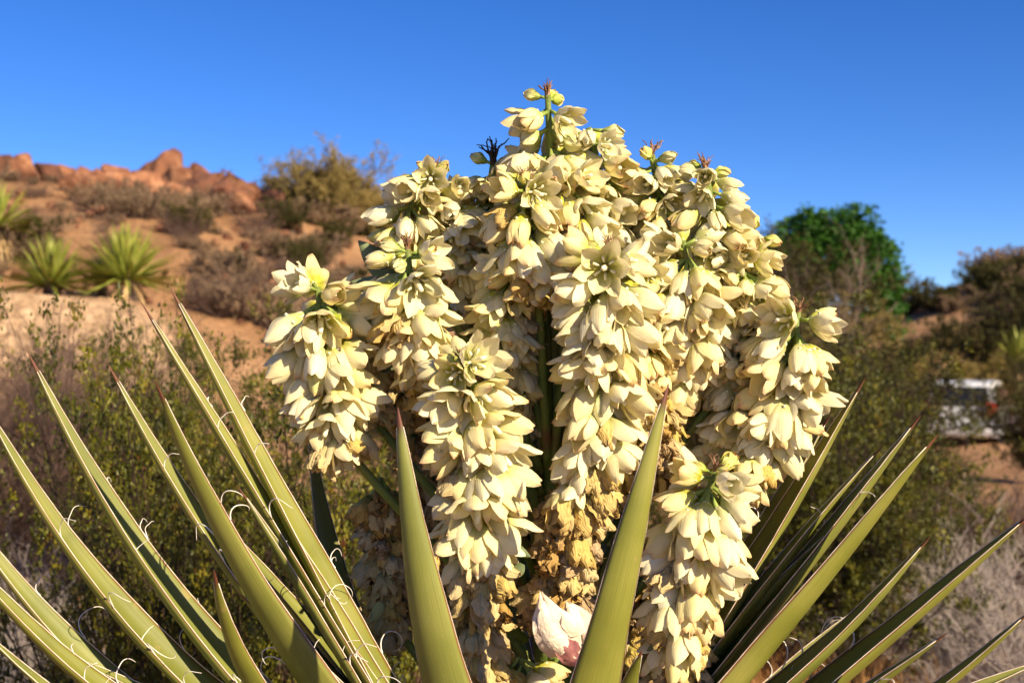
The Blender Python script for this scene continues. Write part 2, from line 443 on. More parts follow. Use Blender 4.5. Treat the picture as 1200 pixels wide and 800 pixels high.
def make_ground():
    mb = MB()
    radii = [0.0]
    r = 0.4
    while r < 900:
        radii.append(r); r *= 1.055
    ang = []
    a = -180.0
    while a < 180:
        ang.append(a); a += 0.6 if -38 <= a < 38 else 4.0
    for r in radii[1:]:
        for a in ang:
            x, y = r * math.sin(R(a)), r * math.cos(R(a))
            mb.v.append(Vector((x, y, ground_z(x, y))))
    n = len(ang)
    for i in range(len(radii) - 2):
        for k in range(n):
            k2 = (k + 1) % n
            mb.face((i * n + k, i * n + k2, (i + 1) * n + k2, (i + 1) * n + k))
    c = len(mb.v); mb.v.append(Vector((0, 0, ground_z(0, 0))))
    for k in range(n): mb.face((c, (k + 1) % n, k))
    m, t, nd, bs = mat('desert_soil')
    at = nn(t, 'ShaderNodeVertexColor'); at.layer_name = 'soil'
    sx = nn(t, 'ShaderNodeSeparateColor'); t.links.new(at.outputs[0], sx.inputs[0])
    tc = nn(t, 'ShaderNodeTexCoord')
    n1 = nn(t, 'ShaderNodeTexNoise', Scale=0.9, Detail=8); t.links.new(tc.outputs['Object'], n1.inputs['Vector'])
    n2 = nn(t, 'ShaderNodeTexNoise', Scale=9.0, Detail=8); t.links.new(tc.outputs['Object'], n2.inputs['Vector'])
    tan = ramp(t, [(.3, lin(150, 112, 80)), (.7, lin(188, 148, 112))], n1.outputs[0])
    orange = ramp(t, [(.3, lin(140, 102, 72)), (.7, lin(184, 140, 100))], n1.outputs[0])
    pale = ramp(t, [(.3, lin(176, 142, 108)), (.7, lin(206, 172, 136))], n2.outputs[0])
    c1 = mixc(t, sx.outputs[0], tan.outputs[0], orange.outputs[0])
    c2 = mixc(t, sx.outputs[1], c1, pale.outputs[0])
    gr = ramp(t, [(.3, (.68, .66, .64, 1)), (.62, (1.05, 1.05, 1.05, 1))], n2.outputs[0])
    c3 = mixc(t, 1.0, c2, gr.outputs[0], 'MULTIPLY')
    t.links.new(c3, bs.inputs['Base Color']); bs.inputs['Roughness'].default_value = 0.95
    bs.inputs['Specular IOR Level'].default_value = 0.1
    n3 = nn(t, 'ShaderNodeTexNoise', Scale=14.0, Detail=9); t.links.new(tc.outputs['Object'], n3.inputs['Vector'])
    b = nn(t, 'ShaderNodeBump', Strength=0.9, Distance=0.06)
    t.links.new(n3.outputs[0], b.inputs['Height']); t.links.new(b.outputs[0], bs.inputs['Normal'])
    o = mb.build('ground', m)
    o['kind'] = 'structure'
    ca = o.data.color_attributes.new('soil', 'FLOAT_COLOR', 'POINT')
    for i, v in enumerate(mb.v):
        x, y = v.x, v.y
        px = 600 + F * x / max(y, 2.0)
        org = max(0, min(1, (520 - px) / 140)) * max(0, min(1, (y - 12.6) / 1.2)) if y > 12 else 0
        pl = (max(0, min(1, (230 - px) / 60)) * max(0, 1 - abs(y - 11.9) / 1.5)) if 9 < y < 14 else 0
        if 55 < y < 70 and px > 900: org = 0.5
        ca.data[i].color = (org, min(1, pl * 1.6), 0, 1)
    return o


make_ground()

# ------------------------------------------------------------------ the yucca in bloom
PY = 1.50                                             # distance of the plant's axis
AX = (640 - 600) / F * PY
root = empty('blooming_yucca', (AX, PY, ground_z(AX, PY)))
tag(root, 'large yucca in full bloom with heavy cream flower spikes and stiff blades', 'yucca')
OFF = Matrix.Translation(-Vector(root.location))
rng = random.Random(7)


def part(mb, name, mats, parent=None, smooth=True):
    """a part modelled in world coordinates: hung under the yucca, or under one of its parts"""
    o = mb.build(name, mats, parent or root, smooth)
    if parent is None: o.matrix_parent_inverse = OFF
    return o


def catmull(pts, n):
    ps = [pts[0] * 2 - pts[1]] + pts + [pts[-1] * 2 - pts[-2]]
    # spread samples by length
    seg = [(pts[i + 1] - pts[i]).length for i in range(len(pts) - 1)]
    tot = sum(seg); out = []
    for k in range(n):
        d = tot * k / (n - 1); i = 0
        while i < len(seg) - 1 and d > seg[i]:
            d -= seg[i]; i += 1
        t = min(d / seg[i], 1.0)
        p0, p1, p2, p3 = ps[i], ps[i + 1], ps[i + 2], ps[i + 3]
        out.append(0.5 * ((2 * p1) + (p2 - p0) * t + (2 * p0 - 5 * p1 + 4 * p2 - p3) * t * t + (3 * p1 - p0 - 3 * p2 + p3) * t ** 3))
    return out


# trunk under the rosette
mb = MB()
gz = ground_z(AX, PY)
mb.tube([Vector((AX + 0.01 * math.sin(k), PY, gz - 0.05 + (0.95 - gz) * k / 8)) for k in range(9)], 0.13, 0.09, 14)
for i, v in enumerate(mb.v):
    v += Vector((v.x - AX, v.y - PY, 0)) * 0.25 * noise.noise(v * 14)
part(mb, 'trunk', M['bark'])


def bow(pts, n):
    """smooth gently bowed line near the points (first = base, last = tip)"""
    d = [0.0]
    for a, b in zip(pts, pts[1:]): d.append(d[-1] + (b - a).length)
    t = np.array(d) / d[-1]
    wt = np.array([0.35] + [1.5] * (len(pts) - 2) + [4.0])
    A = np.stack([np.ones_like(t), t, t * t], 1) * wt[:, None]
    Y = np.array([tuple(p) for p in pts]) * wt[:, None]
    c = np.linalg.lstsq(A, Y, rcond=None)[0]
    return [Vector(c[0] + c[1] * u + c[2] * u * u) for u in np.linspace(0, 1, n)]


def blade(pts, wpx, face=0.3, chan=62, twist=0.0, nfib=3, seed=0, spine=True, depth=1.45):
    """one stiff leaf: lens-shaped channel section, white margins, curling fibres.
    face: how far the hollow side turns to the viewer; chan: half angle of the channel"""
    rg = random.Random(seed * 17 + 5)
    N = 34
    cl = bow(pts, N)
    W = wpx * 1.32 / F * depth
    up = Vector((0, 0, 1))
    d0 = (cl[-1] - cl[0]).normalized()
    n0 = (up - d0 * up.dot(d0))
    if n0.length < 0.25:
        axis = Vector((AX, PY, 0)); h = axis - cl[N // 2]; h.z = 0
        n0 += h.normalized() * 0.5
    n0 = n0.normalized() + Vector((0, -1, 0)) * face
    K = 9
    mb = MB(); ed = ([], [])
    wob = rg.uniform(0, 9)
    for i, p in enumerate(cl):
        t = i / (N - 1)
        tg = (cl[min(i + 1, N - 1)] - cl[max(i - 1, 0)]).normalized()
        nrm = (n0 - tg * n0.dot(tg)).normalized()
        if twist: nrm = Matrix.Rotation(twist * t, 3, tg) @ nrm
        sdv = tg.cross(nrm).normalized()
        # width: widest in the lower half, long taper, sharp spine
        wd = W * (0.88 + 0.12 * math.sin(math.pi * min(t / .55, 1))) if t < .40 else W * max(1 - ((t - .40) / .60), 0) ** 0.74
        wd *= 1 + 0.025 * math.sin(t * 23 + wob)
        if t > .95: wd = min(wd, W * 0.16 * (1 - t) / .05 + 0.0012)
        wd = max(wd, 0.0012)
        al = R(chan * .84) * (0.75 + 0.45 * t)
        Rr = wd / (2 * al)
        for side in (0, 1):
            for k in range(K):
                q = -1 + 2 * k / (K - 1)
                if side: q = -q
                th = q * al
                th_k = (0.0032 if side else -0.0002) * (1 - 0.82 * q * q) * min(1, wd / (W * .5))
                pt = p + sdv * (Rr * math.sin(th)) + nrm * (Rr * (1 - math.cos(th))) - nrm * th_k * math.cos(th) + sdv * th_k * math.sin(th)
                mb.v.append(pt)
        b = i * 2 * K
        ed[0].append(mb.v[b].copy()); ed[1].append(mb.v[b + K - 1].copy())
    for i in range(N - 1):
        b0, b1 = i * 2 * K, (i + 1) * 2 * K
        u0, u1 = i / (N - 1), (i + 1) / (N - 1)
        for k in range(2 * K):
            k2 = (k + 1) % (2 * K)
            f = lambda q: (q / (K - 1)) if q < K else (2 * K - 1 - q) / (K - 1)
            mb.face((b0 + k, b0 + k2, b1 + k2, b1 + k), 0, [(u0, f(k)), (u0, f(k2)), (u1, f(k2)), (u1, f(k))])
    ob = part(mb, 'leaf_blade', M['blade'])
    for e in ed:
        mm = MB()
        mm.tube([q + Vector((rg.uniform(-1, 1), rg.uniform(-1, 1), rg.uniform(-1, 1))) * 0.0002 for q in e[:-1]], 0.00085, 0.0005, 4)
        part(mm, 'margin', M['margin'], ob)
    for _ in range(int(nfib * 1.7)):
        e = ed[rg.randrange(2)]
        i = rg.randint(9, 27)
        s = e[i]; tg = (e[i + 1] - e[i - 1]).normalized()
        rad = rg.choice((0.006, 0.010, 0.014, 0.018, 0.023)) * rg.uniform(.8, 1.2)
        nv = (Vector((rg.uniform(-1, 1), rg.uniform(-1.2, .2), rg.uniform(-.6, 1)))).normalized()
        nv = nv * .55 + (s - cl[i]).normalized()
        bi = (nv - tg * nv.dot(tg)).normalized()
        turn = R(rg.uniform(80, 300)) if rad > .007 else R(rg.uniform(40, 100))
        side = tg.cross(bi); pts_ = []
        for k in range(17):
            q = turn * k / 16
            rr = rad * (1 - .026 * k) * (1 + .05 * math.sin(k * .8 + rad * 900))
            pts_.append(s + tg * (rr * math.sin(q)) + bi * (rad - rr * math.cos(q)) * 1.0 + side * (0.0012 * k))
        mm = MB(); mm.tube(pts_, rg.uniform(.0005, .0011), 0.0003, 4)
        part(mm, 'fibre', M['fibre'], ob)
    return ob


BASE = P(640, 985, PY)
def base_pt(dx, dy):
    return BASE + Vector((dx * .09, dy * .09, rng.uniform(-.03, .03)))


# (tip, ..., towards the base) pixels; tip depth, low depth; width px; face; channel; fibres; twist
BL = [
    # sunlit fan beside the creosote
    ([(-22, 468), (0, 512), (100, 660), (196, 792)], 1.36, 1.42, 64, .34, 78, 7, 0),
    ([(31, 411), (75, 498), (150, 618), (252, 788)], 1.38, 1.44, 64, .32, 78, 7, 0),
    ([(127, 427), (160, 498), (203, 570), (285, 692)], 1.42, 1.46, 54, .34, 76, 4, 0),
    ([(181, 446), (205, 505), (250, 592), (325, 752)], 1.28, 1.38, 60, -.75, 42, 5, 0),
    ([(165, 354), (205, 425), (245, 492), (320, 610), (412, 780)], 1.38, 1.42, 54, .22, 66, 4, 0),
    ([(198, 334), (240, 425), (285, 505), (345, 620), (408, 760)], 1.40, 1.44, 56, .40, 72, 7, 0),
    ([(278, 570), (312, 622), (350, 676), (408, 796)], 1.36, 1.42, 52, .75, 80, 5, .5),
    ([(250, 668), (266, 715), (292, 806)], 1.22, 1.30, 52, -.6, 42, 1, 0),
    ([(-70, 560), (0, 655), (60, 735), (128, 815)], 1.40, 1.44, 60, .34, 76, 5, 0),
    ([(-75, 612), (0, 702), (50, 752), (108, 812)], 1.30, 1.36, 62, .26, 74, 5, 0),
    ([(-30, 730), (0, 756), (50, 806)], 1.24, 1.28, 40, .5, 70, 1, 0),
    # in the shade of the flower head
    ([(362, 492), (374, 580), (396, 700), (430, 810)], 1.66, 1.62, 52, .25, 55, 2, 0),
    ([(318, 560), (350, 640), (392, 740), (440, 830)], 1.72, 1.66, 52, .2, 55, 2, 0),
    # front pair rising before the flowers
    ([(466, 478), (474, 545), (489, 645), (518, 805)], 1.24, 1.24, 60, -1.2, 40, 0, 0),
    ([(783, 450), (770, 520), (750, 600), (698, 805)], 1.23, 1.23, 58, -1.2, 40, 0, 0),
    # fan beside the grey shrubs
    ([(1014, 442), (985, 500), (952, 560), (885, 682), (800, 800)], 1.46, 1.48, 66, .18, 62, 2, 0),
    ([(974, 484), (950, 528), (918, 590), (850, 700)], 1.58, 1.56, 44, .2, 60, 1, 0),
    ([(1079, 486), (1046, 540), (1002, 602), (915, 700), (840, 795)], 1.42, 1.46, 66, .08, 66, 2, 0),
    ([(1100, 508), (1070, 556), (1024, 610), (930, 728), (862, 812)], 1.34, 1.40, 74, -.3, 52, 1, 0),
    ([(1000, 600), (960, 640), (900, 705), (815, 798)], 1.46, 1.48, 62, -.1, 56, 1, 0),
    ([(1090, 628), (1050, 686), (1005, 735), (924, 800)], 1.40, 1.44, 66, .06, 58, 3, 0),
    ([(1212, 600), (1150, 656), (1092, 708), (985, 800)], 1.36, 1.42, 74, .10, 62, 3, 0),
    ([(1111, 741), (1075, 768), (1030, 802)], 1.30, 1.34, 54, .12, 60, 2, 0),
    ([(1212, 712), (1165, 755), (1112, 803)], 1.30, 1.34, 58, .15, 62, 2, 0),
    # small red tip among the withered flowers
    ([(752, 762), (746, 782), (735, 815)], 1.36, 1.40, 40, -.8, 45, 0, 0),
]
for i, (pp, dt, db, wd, fc, ch, nf, tw) in enumerate(BL):
    n = len(pp); pts = []
    for k, (px, py) in enumerate(pp):
        pts.append(P(px, py, dt + (db - dt) * k / (n - 1)))
    low = pts[-1]
    dirx = (low - BASE); dirx.z = 0
    bp = BASE + dirx.normalized() * min(0.07, dirx.length) + Vector((0, 0, rng.uniform(-.04, .02)))
    pts.append(bp)
    pts.reverse()
    blade(pts, wd, fc, ch, tw, nf, i, depth=(dt + db) / 2)
# rest of the rosette: leaning back and low to the sides, mostly in shade
for i in range(26):
    a = R(rng.uniform(-20, 200)) if i < 16 else R(rng.choice((rng.uniform(195, 235), rng.uniform(305, 345))))
    el = R(rng.uniform(18, 62)) if i < 16 else R(rng.uniform(-18, 12))
    L = rng.uniform(.5, .72)
    d = Vector((math.cos(a) * math.cos(el), math.sin(a) * math.cos(el), math.sin(el)))
    b0 = BASE + Vector((d.x, d.y, 0)) * .07 + Vector((0, 0, rng.uniform(-.12, -.02)))
    sag = Vector((0, 0, -.05 if i < 16 else -.12))
    blade([b0, b0 + d * L * .5, b0 + d * L + sag], rng.uniform(46, 58), rng.uniform(-.1, .3), 58, 0, 2 if i % 3 else 0, 60 + i)


# ---- flowers: mesh library shared by all copies
def tepal(mb, az, L, W, th0, th1, r0, seed, cup=0.34, crumple=0.0, m=0, NU=9, NV=7, roll=0.0):
    rg = random.Random(seed)
    ox = Vector((math.cos(az), math.sin(az), 0)); sx_ = Vector((-math.sin(az), math.cos(az), 0))
    base = len(mb.v); r, z = r0, 0.0
    us = [1 - (1 - i / (NU - 1)) ** 1.35 for i in range(NU)]
    ph = rg.uniform(0, 9); side_bend = rg.uniform(-.12, .12)
    for i in range(NU):
        u = us[i]
        th = th0 + (th1 - th0) * (u ** 0.85)
        if i:
            r += math.sin(th) * L * (us[i] - us[i - 1]); z += math.cos(th) * L * (us[i] - us[i - 1])
        q_ = (u - .54) / (.54 if u < .54 else .46)
        wv = W * max((1 - abs(q_) ** (2.2 if u < .54 else 1.85)) ** .62, .36 if u < .5 else .05)
        nrm = ox * math.cos(th) - Vector((0, 0, 1)) * math.sin(th)      # outward normal of the petal
        for j in range(NV):
            v = -1 + 2 * j / (NV - 1)
            p = ox * r + Vector((0, 0, z)) + sx_ * (v * wv * .5 + side_bend * L * u * u) - nrm * (cup * wv * v * v * .9)
            # midrib groove and edge ripple
            p += nrm * (0.0009 * math.exp(-(v * 3) ** 2)) + nrm * (0.0012 * math.sin(u * 8 + ph + v * 2) * abs(v) * u)
            if roll: p += sx_ * (roll * wv * u * u) 
            if crumple:
                q = Vector((az * 3 + v * 1.1, u * 3.2, seed * .37))
                p += nrm * (crumple * noise.noise(q * 1.7)) + sx_ * (crumple * .8 * noise.noise(q * 1.9 + Vector((5, 2, 1)))) 
            mb.v.append(p)
    for i in range(NU - 1):
        for j in range(NV - 1):
            a = base + i * NV + j
            mb.face((a, a + 1, a + NV + 1, a + NV), m,
                    [(i / (NU - 1), j / (NV - 1)), (i / (NU - 1), (j + 1) / (NV - 1)), ((i + 1) / (NU - 1), (j + 1) / (NV - 1)), ((i + 1) / (NU - 1), j / (NV - 1))])


def flower_mesh(kind, seed):
    """origin = where the stalk leaves the stem, +Z = where the flower points"""
    rg = random.Random(seed * 13 + 1); mb = MB()
    ped = 0.014
    mb.tube([Vector((0, 0, -0.004)), Vector((0, 0, ped * .6)), Vector((0, 0, ped + .001))], 0.0021, 0.0034, 6, 1)
    tube_end = len(mb.v)
    mats = [M['petal'], M['stalk'], M['stamen']]
    if kind == 'bud':       L, W, a0, a1, cup, cr = .034, .0210, 54, -46, .40, .0
    elif kind == 'half':    L, W, a0, a1, cup, cr = .045, .0240, 56, -28, .34, .0006
    elif kind == 'bell':    L, W, a0, a1, cup, cr = .046, .0235, 58, -10, .32, .0011
    elif kind == 'open':    L, W, a0, a1, cup, cr = .043, .0225, 74, 16, .28, .0016
    elif kind == 'spent':   L, W, a0, a1, cup, cr = .040, .0200, 48, -8, .42, .0060
    else:                   L, W, a0, a1, cup, cr = .038, .0180, 42, -14, .46, .0105   # dry
    if kind == 'bud': mats[0] = M['petal_bud']
    if kind == 'spent': mats[0] = M['petal_dry']
    if kind == 'dry': mats[0] = M['petal_brown']
    sub = MB()
    for k in range(6):
        outer = k % 2 == 0
        j = .8 if kind in ('bud', 'half') else 1.3
        skip = kind in ('spent', 'dry') and rg.random() < .12
        if skip: continue
        tepal(sub, k * math.pi / 3 + rg.uniform(-.10, .10) * j, L * rg.uniform(.93, 1.06), W * (0.90 if outer else 1.06) * rg.uniform(.94, 1.06),
              R(a0 + rg.uniform(-6, 6) * j + (3 if outer else -3)), R(a1 + rg.uniform(-8, 8) * j + (4 if outer else -3)),
              0.0032 if outer else 0.0024, seed * 31 + k, cup, cr)
    if kind in ('open', 'bell', 'half'):
        sub.tube([Vector((0, 0, 0)), Vector((0, 0, .010)), Vector((0, 0, .022)), Vector((0, 0, .026))], .0042, .0022, 6, 2)
        for k in range(6):
            q = k * math.pi / 3 + .5; o = Vector((math.cos(q), math.sin(q), 0))
            sub.tube([o * .0035, o * .0065 + Vector((0, 0, .007)), o * .0085 + Vector((0, 0, .012)), o * .0125 + Vector((0, 0, .0135))], .0011, .0017, 4, 2)
    b = len(mb.v)
    for v in sub.v: mb.v.append(v + Vector((0, 0, ped)))
    for f, m, u in zip(sub.f, sub.m, sub.uv): mb.face(tuple(i + b for i in f), m, u)
    return mb.mesh('flower_' + kind, mats)


LIB = {'bud': [flower_mesh('bud', s) for s in range(3)], 'half': [flower_mesh('half', 10 + s) for s in range(5)],
       'bell': [flower_mesh('bell', 20 + s) for s in range(6)], 'open': [flower_mesh('open', 30 + s) for s in range(6)],
       'spent': [flower_mesh('spent', 40 + s) for s in range(5)], 'dry': [flower_mesh('dry', 50 + s) for s in range(5)]}


def tuft_mesh(seed, m):
    rg = random.Random(seed); mb = MB()
    for k in range(16):
        a = rg.uniform(0, 6.28); l = rg.uniform(.010, .020); s = rg.uniform(.15, .9)
        p = [Vector((0, 0, -.003))]
        for q in range(1, 5):
            t = q / 4
            p.append(Vector((math.cos(a) * l * s * t, math.sin(a) * l * s * t, l * t * (1 - .35 * s * t))) + Vector((rg.uniform(-1, 1), rg.uniform(-1, 1), rg.uniform(-1, 1))) * .0015)
        mb.tube(p, .0010, .0004, 4)
    mb.tube([Vector((0, 0, -.004)), Vector((0, 0, .004)), Vector((0, 0, .008))], .0034, .0014, 6)
    return mb.mesh('dry_tuft', m)


TUFT = [tuft_mesh(1, M['tuft']), tuft_mesh(2, M['tuft']), tuft_mesh(3, M['tuft'])]
TUFT_DARK = tuft_mesh(5, M['tuft_dark'])

# (top px, bottom px, depth top, depth bottom, radius px, kinds along the spike, tuft, bare top share)
SP = [
    # name order: front ones first
    ((372, 336), (402, 520), 1.44, 1.47, 72, 'fresh', 0, 0),
    ((478, 292), (512, 440), 1.43, 1.46, 60, 'fresh', 1, .02),
    ((542, 424), (562, 668), 1.38, 1.42, 66, 'fresh', 1, .02),
    ((568, 640), (586, 800), 1.41, 1.43, 52, 'spent', 0, 0),
    ((712, 296), (684, 560), 1.39, 1.43, 70, 'fresh', 1, .05),
    ((935, 366), (872, 545), 1.44, 1.47, 60, 'fresh', 1, .05),
    ((838, 552), (792, 742), 1.39, 1.43, 68, 'fresh', 1, .03),
    ((800, 282), (796, 445), 1.46, 1.49, 56, 'fresh', 0, 0),
    ((642, 112), (640, 330), 1.50, 1.51, 60, 'top', 1, .10),
    ((618, 214), (628, 318), 1.45, 1.47, 58, 'fresh', 1, .02),
    ((690, 150), (706, 285), 1.52, 1.52, 50, 'top', 0, .02),
    ((764, 182), (772, 300), 1.51, 1.51, 50, 'top', 1, .12),
    ((826, 198), (826, 330), 1.49, 1.50, 48, 'top', 1, .08),
    ((882, 272), (872, 390), 1.53, 1.53, 44, 'top', 1, .02),
    ((510, 200), (488, 300), 1.51, 1.52, 46, 'top', 1, .08),
    ((578, 188), (592, 290), 1.55, 1.55, 46, 'top', 2, .14),
    ((755, 432), (762, 545), 1.45, 1.47, 46, 'spent', 0, 0),
    ((668, 555), (650, 690), 1.43, 1.46, 62, 'dry', 0, 0),
    ((446, 560), (458, 720), 1.53, 1.55, 34, 'spent', 0, 0),
    ((796, 728), (780, 805), 1.43, 1.44, 48, 'spent', 0, 0),
    ((610, 770), (620, 840), 1.44, 1.45, 50, 'mixed', 0, 0),
    # inside and at the back of the head
    ((560, 330), (575, 520), 1.60, 1.60, 54, 'fresh', 0, 0),
    ((660, 300), (670, 470), 1.62, 1.62, 56, 'fresh', 0, 0),
    ((840, 400), (815, 560), 1.58, 1.58, 54, 'fresh', 0, 0),
    ((470, 400), (500, 560), 1.60, 1.60, 46, 'spent', 0, 0),
    ((740, 620), (720, 760), 1.58, 1.57, 52, 'dry', 0, 0),
    ((620, 480), (620, 640), 1.60, 1.60, 50, 'dry', 0, 0),
    ((520, 560), (530, 760), 1.58, 1.58, 48, 'dry', 0, 0),
    ((596, 310), (606, 450), 1.48, 1.51, 50, 'fresh', 0, 0),
    ((752, 318), (764, 440), 1.45, 1.47, 50, 'fresh', 0, 0),
    ((866, 300), (850, 450), 1.49, 1.50, 50, 'fresh', 0, 0),
    ((664, 205), (668, 330), 1.48, 1.49, 54, 'fresh', 0, 0),
    ((530, 215), (540, 320), 1.54, 1.54, 50, 'fresh', 0, 0),
    ((868, 430), (846, 545), 1.49, 1.50, 52, 'fresh', 0, 0),
    ((410, 350), (430, 480), 1.50, 1.51, 50, 'fresh', 0, 0),
    ((716, 470), (722, 560), 1.48, 1.49, 46, 'spent', 0, 0),
    ((740, 250), (745, 430), 1.57, 1.57, 54, 'fresh', 0, 0),
    ((560, 240), (556, 350), 1.57, 1.57, 52, 'fresh', 0, 0),
    ((600, 360), (610, 500), 1.54, 1.55, 46, 'spent', 0, 0),
]
flowers = []     # (spike object, mesh, matrix, kind)
for si, (tp, bt, dt, db, rad, style, tuft, bare) in enumerate(SP):
    rg = random.Random(900 + si)
    T, B = P(*tp, dt), P(*bt, db)
    ax = (B - T); L = ax.length; ax.normalize()
    # stem: from the central stalk up through the spike
    att = P(645 + (bt[0] - 645) * .12, min(bt[1] + 230, 985), PY + .02)
    mid = (T + B) * .5 + (Vector((B.x - AX, B.y - PY, 0))) * .06 + Vector((rg.uniform(-1, 1) * .014, rg.uniform(-.6, .6) * .01, 0))
    path = catmull([att, B, mid, T], 22)
    mb = MB()
    mb.tube(path, 0.0070, 0.0038, 8)
    so = part(mb, 'flower_spike', [M['stem']])
    # position on the axis by t (0 top .. 1 bottom)
    sub = catmull([T, mid, B], 40)
    def at_t(t):
        k = min(int(t * 39), 38); f = t * 39 - k
        return sub[k] * (1 - f) + sub[k + 1] * f
    Rm = rad / F * dt
    sc0 = min(max(Rm / 0.055, .90), 1.14)
    # buds and dry tuft at the tip
    if tuft:
        to = link('dry_tuft', TUFT_DARK if tuft == 2 else TUFT[si % 3], so)
        q = (-ax).to_track_quat('Z', 'Y')
        to.matrix_local = Matrix.LocRotScale(T - ax * .001, q, Vector((1, 1, 1)) * (1.15 if tuft == 1 else 1.6))
        for k in range(3 if tuft == 1 else 1):
            az = rg.uniform(0, 6.28)
            d = Vector((math.cos(az), math.sin(az) * .6, rg.uniform(.1, .5))).normalized()
            flowers.append((so, rg.choice(LIB['bud']), Matrix.LocRotScale(T + ax * rg.uniform(.002, .010), d.to_track_quat('Z', 'Y') @ Vector((0, 0, 1)).rotation_difference(Vector((0, 0, 1))), Vector((1, 1, 1)) * rg.uniform(.62, .8)), 'bud'))
    # whorls of flowers
    e1 = ax.orthogonal().normalized(); e2 = ax.cross(e1)
    pos = max(bare * L, .006); ring = 0
    gap = 0.0245 * sc0 if style in ('fresh', 'top') else 0.018
    while pos < L:
        t = pos / L
        c = at_t(t)
        nf = {'fresh': 8, 'top': 6, 'spent': 6, 'dry': 7, 'mixed': 6}[style]
        if style == 'top' and t < .22: nf = 4
        if style == 'fresh' and t < .08: nf = 5
        off = rg.uniform(0, 6.28)
        for k in range(nf):
            az = off + 2 * math.pi * k / nf + rg.uniform(-.28, .28)
            out = e1 * math.cos(az) + e2 * math.sin(az)
            # upper flowers stand out, lower ones hang
            droop = {'fresh': 34 + 28 * t ** .8, 'top': 20 + 34 * t, 'spent': 62, 'dry': 66, 'mixed': 40}[style] + rg.uniform(-16, 16)
            if style == 'fresh' and t < .07: droop = -6 + rg.uniform(-18, 18)
            d = out * math.cos(R(droop)) + (ax * .45 + Vector((0, 0, -1)) * .55).normalized() * math.sin(R(droop))
            x = rg.random()
            if style == 'fresh':
                kd = 'bud' if x < .05 else 'half' if x < .36 else 'bell' if x < .82 else 'open'
                if t > .82 and rg.random() < .4: kd = 'spent'
                elif rg.random() < .03: kd = 'spent'
                if t < .1 and rg.random() < .4: kd = 'open'
            elif style == 'top':
                kd = 'bud' if x < .16 else 'half' if x < .46 else 'bell' if x < .80 else 'open'
            elif style == 'spent': kd = 'spent' if x < .8 else 'dry'
            elif style == 'dry': kd = 'dry' if x < .62 else 'spent'
            else: kd = 'bell' if x < .5 else 'spent'
            s = sc0 * rg.uniform(.86, 1.12) * (.86 if style == 'top' and t < .3 else 1) * (.85 if style == 'fresh' and t < .06 else 1)
            if style == 'fresh': s *= .86 + .20 * math.sin(math.pi * min(1, .18 + t * .82))
            roll = Matrix.Rotation(rg.uniform(0, 6.28), 3, 'Z').to_quaternion()
            q = d.to_track_quat('Z', 'Y') @ roll
            loc = c + out * .004 + ax * rg.uniform(-.005, .005)
            flowers.append((so, rg.choice(LIB[kd]), Matrix.LocRotScale(loc, q, Vector((s, s, s * rg.uniform(.95, 1.08)))), kd))
        pos += gap * rg.uniform(.80, 1.16) * (.7 if ring == 0 else 1); ring += 1

# which flowers does the camera see? (keeps the 300 that show largest as single sub-parts)
vs, ps, own = [], [], []
for fi, (so, me, mx, kd) in enumerate(flowers):
    b = len(vs)
    vs.extend([mx @ v.co for v in me.vertices])
    for p in me.polygons:
        ps.append(tuple(b + i for i in p.vertices)); own.append(fi)
bvh = BVHTree.FromPolygons(vs, ps)
seen = [0] * len(flowers)
cpos = Vector((0, 0, CZ))
for iy in range(95, 800, 4):
    for ix in range(300, 1000, 4):
        d = (P(ix, iy, 1.0) - cpos).normalized()
        hit = bvh.ray_cast(cpos, d)
        if hit[2] is not None: seen[own[hit[2]]] += 1
FRESH = ('bud', 'half', 'bell', 'open')
order = sorted(range(len(flowers)), key=lambda i: -seen[i])
kept = set(); nfresh = nwith = 0
for i in order:
    if seen[i] == 0: break
    if flowers[i][3] in FRESH:
        if nfresh < 300: kept.add(i); nfresh += 1
    elif nwith < 300: kept.add(i); nwith += 1
NAMES = {'bud': 'flower_bud', 'half': 'flower', 'bell': 'flower', 'open': 'flower', 'spent': 'withered_flower', 'dry': 'withered_flower'}
for i in sorted(kept):
    so, me, mx, kd = flowers[i]
    o = link(NAMES[kd], me, so)
    o.matrix_local = mx
rest = MB()
rest_m = [M['petal'], M['stalk'], M['stamen'], M['petal_bud'], M['petal_dry'], M['petal_brown']]
for i, (so, me, mx, kd) in enumerate(flowers):
    if i in kept: continue
    b = len(rest.v)
    rest.v.extend([mx @ v.co for v in me.vertices])
    pm = {'bud': 3, 'spent': 4, 'dry': 5}.get(kd, 0)
    uvd = me.uv_layers[0].data
    for p in me.polygons:
        rest.face(tuple(b + k for k in p.vertices), pm if p.material_index == 0 else p.material_index, [tuple(uvd[l].uv) for l in p.loop_indices])
ro = part(rest, 'hidden_flowers', rest_m)
ro['kind'] = 'stuff'
print('flowers', len(flowers), 'fresh kept', nfresh, 'withered kept', nwith)

# central stalk
mb = MB()
mb.tube(catmull([P(640, 1010, PY), P(648, 800, PY + .02), P(650, 560, PY + .03), P(646, 320, PY + .02)], 20), 0.030, 0.008, 12)
part(mb, 'flower_stalk', M['stem'])


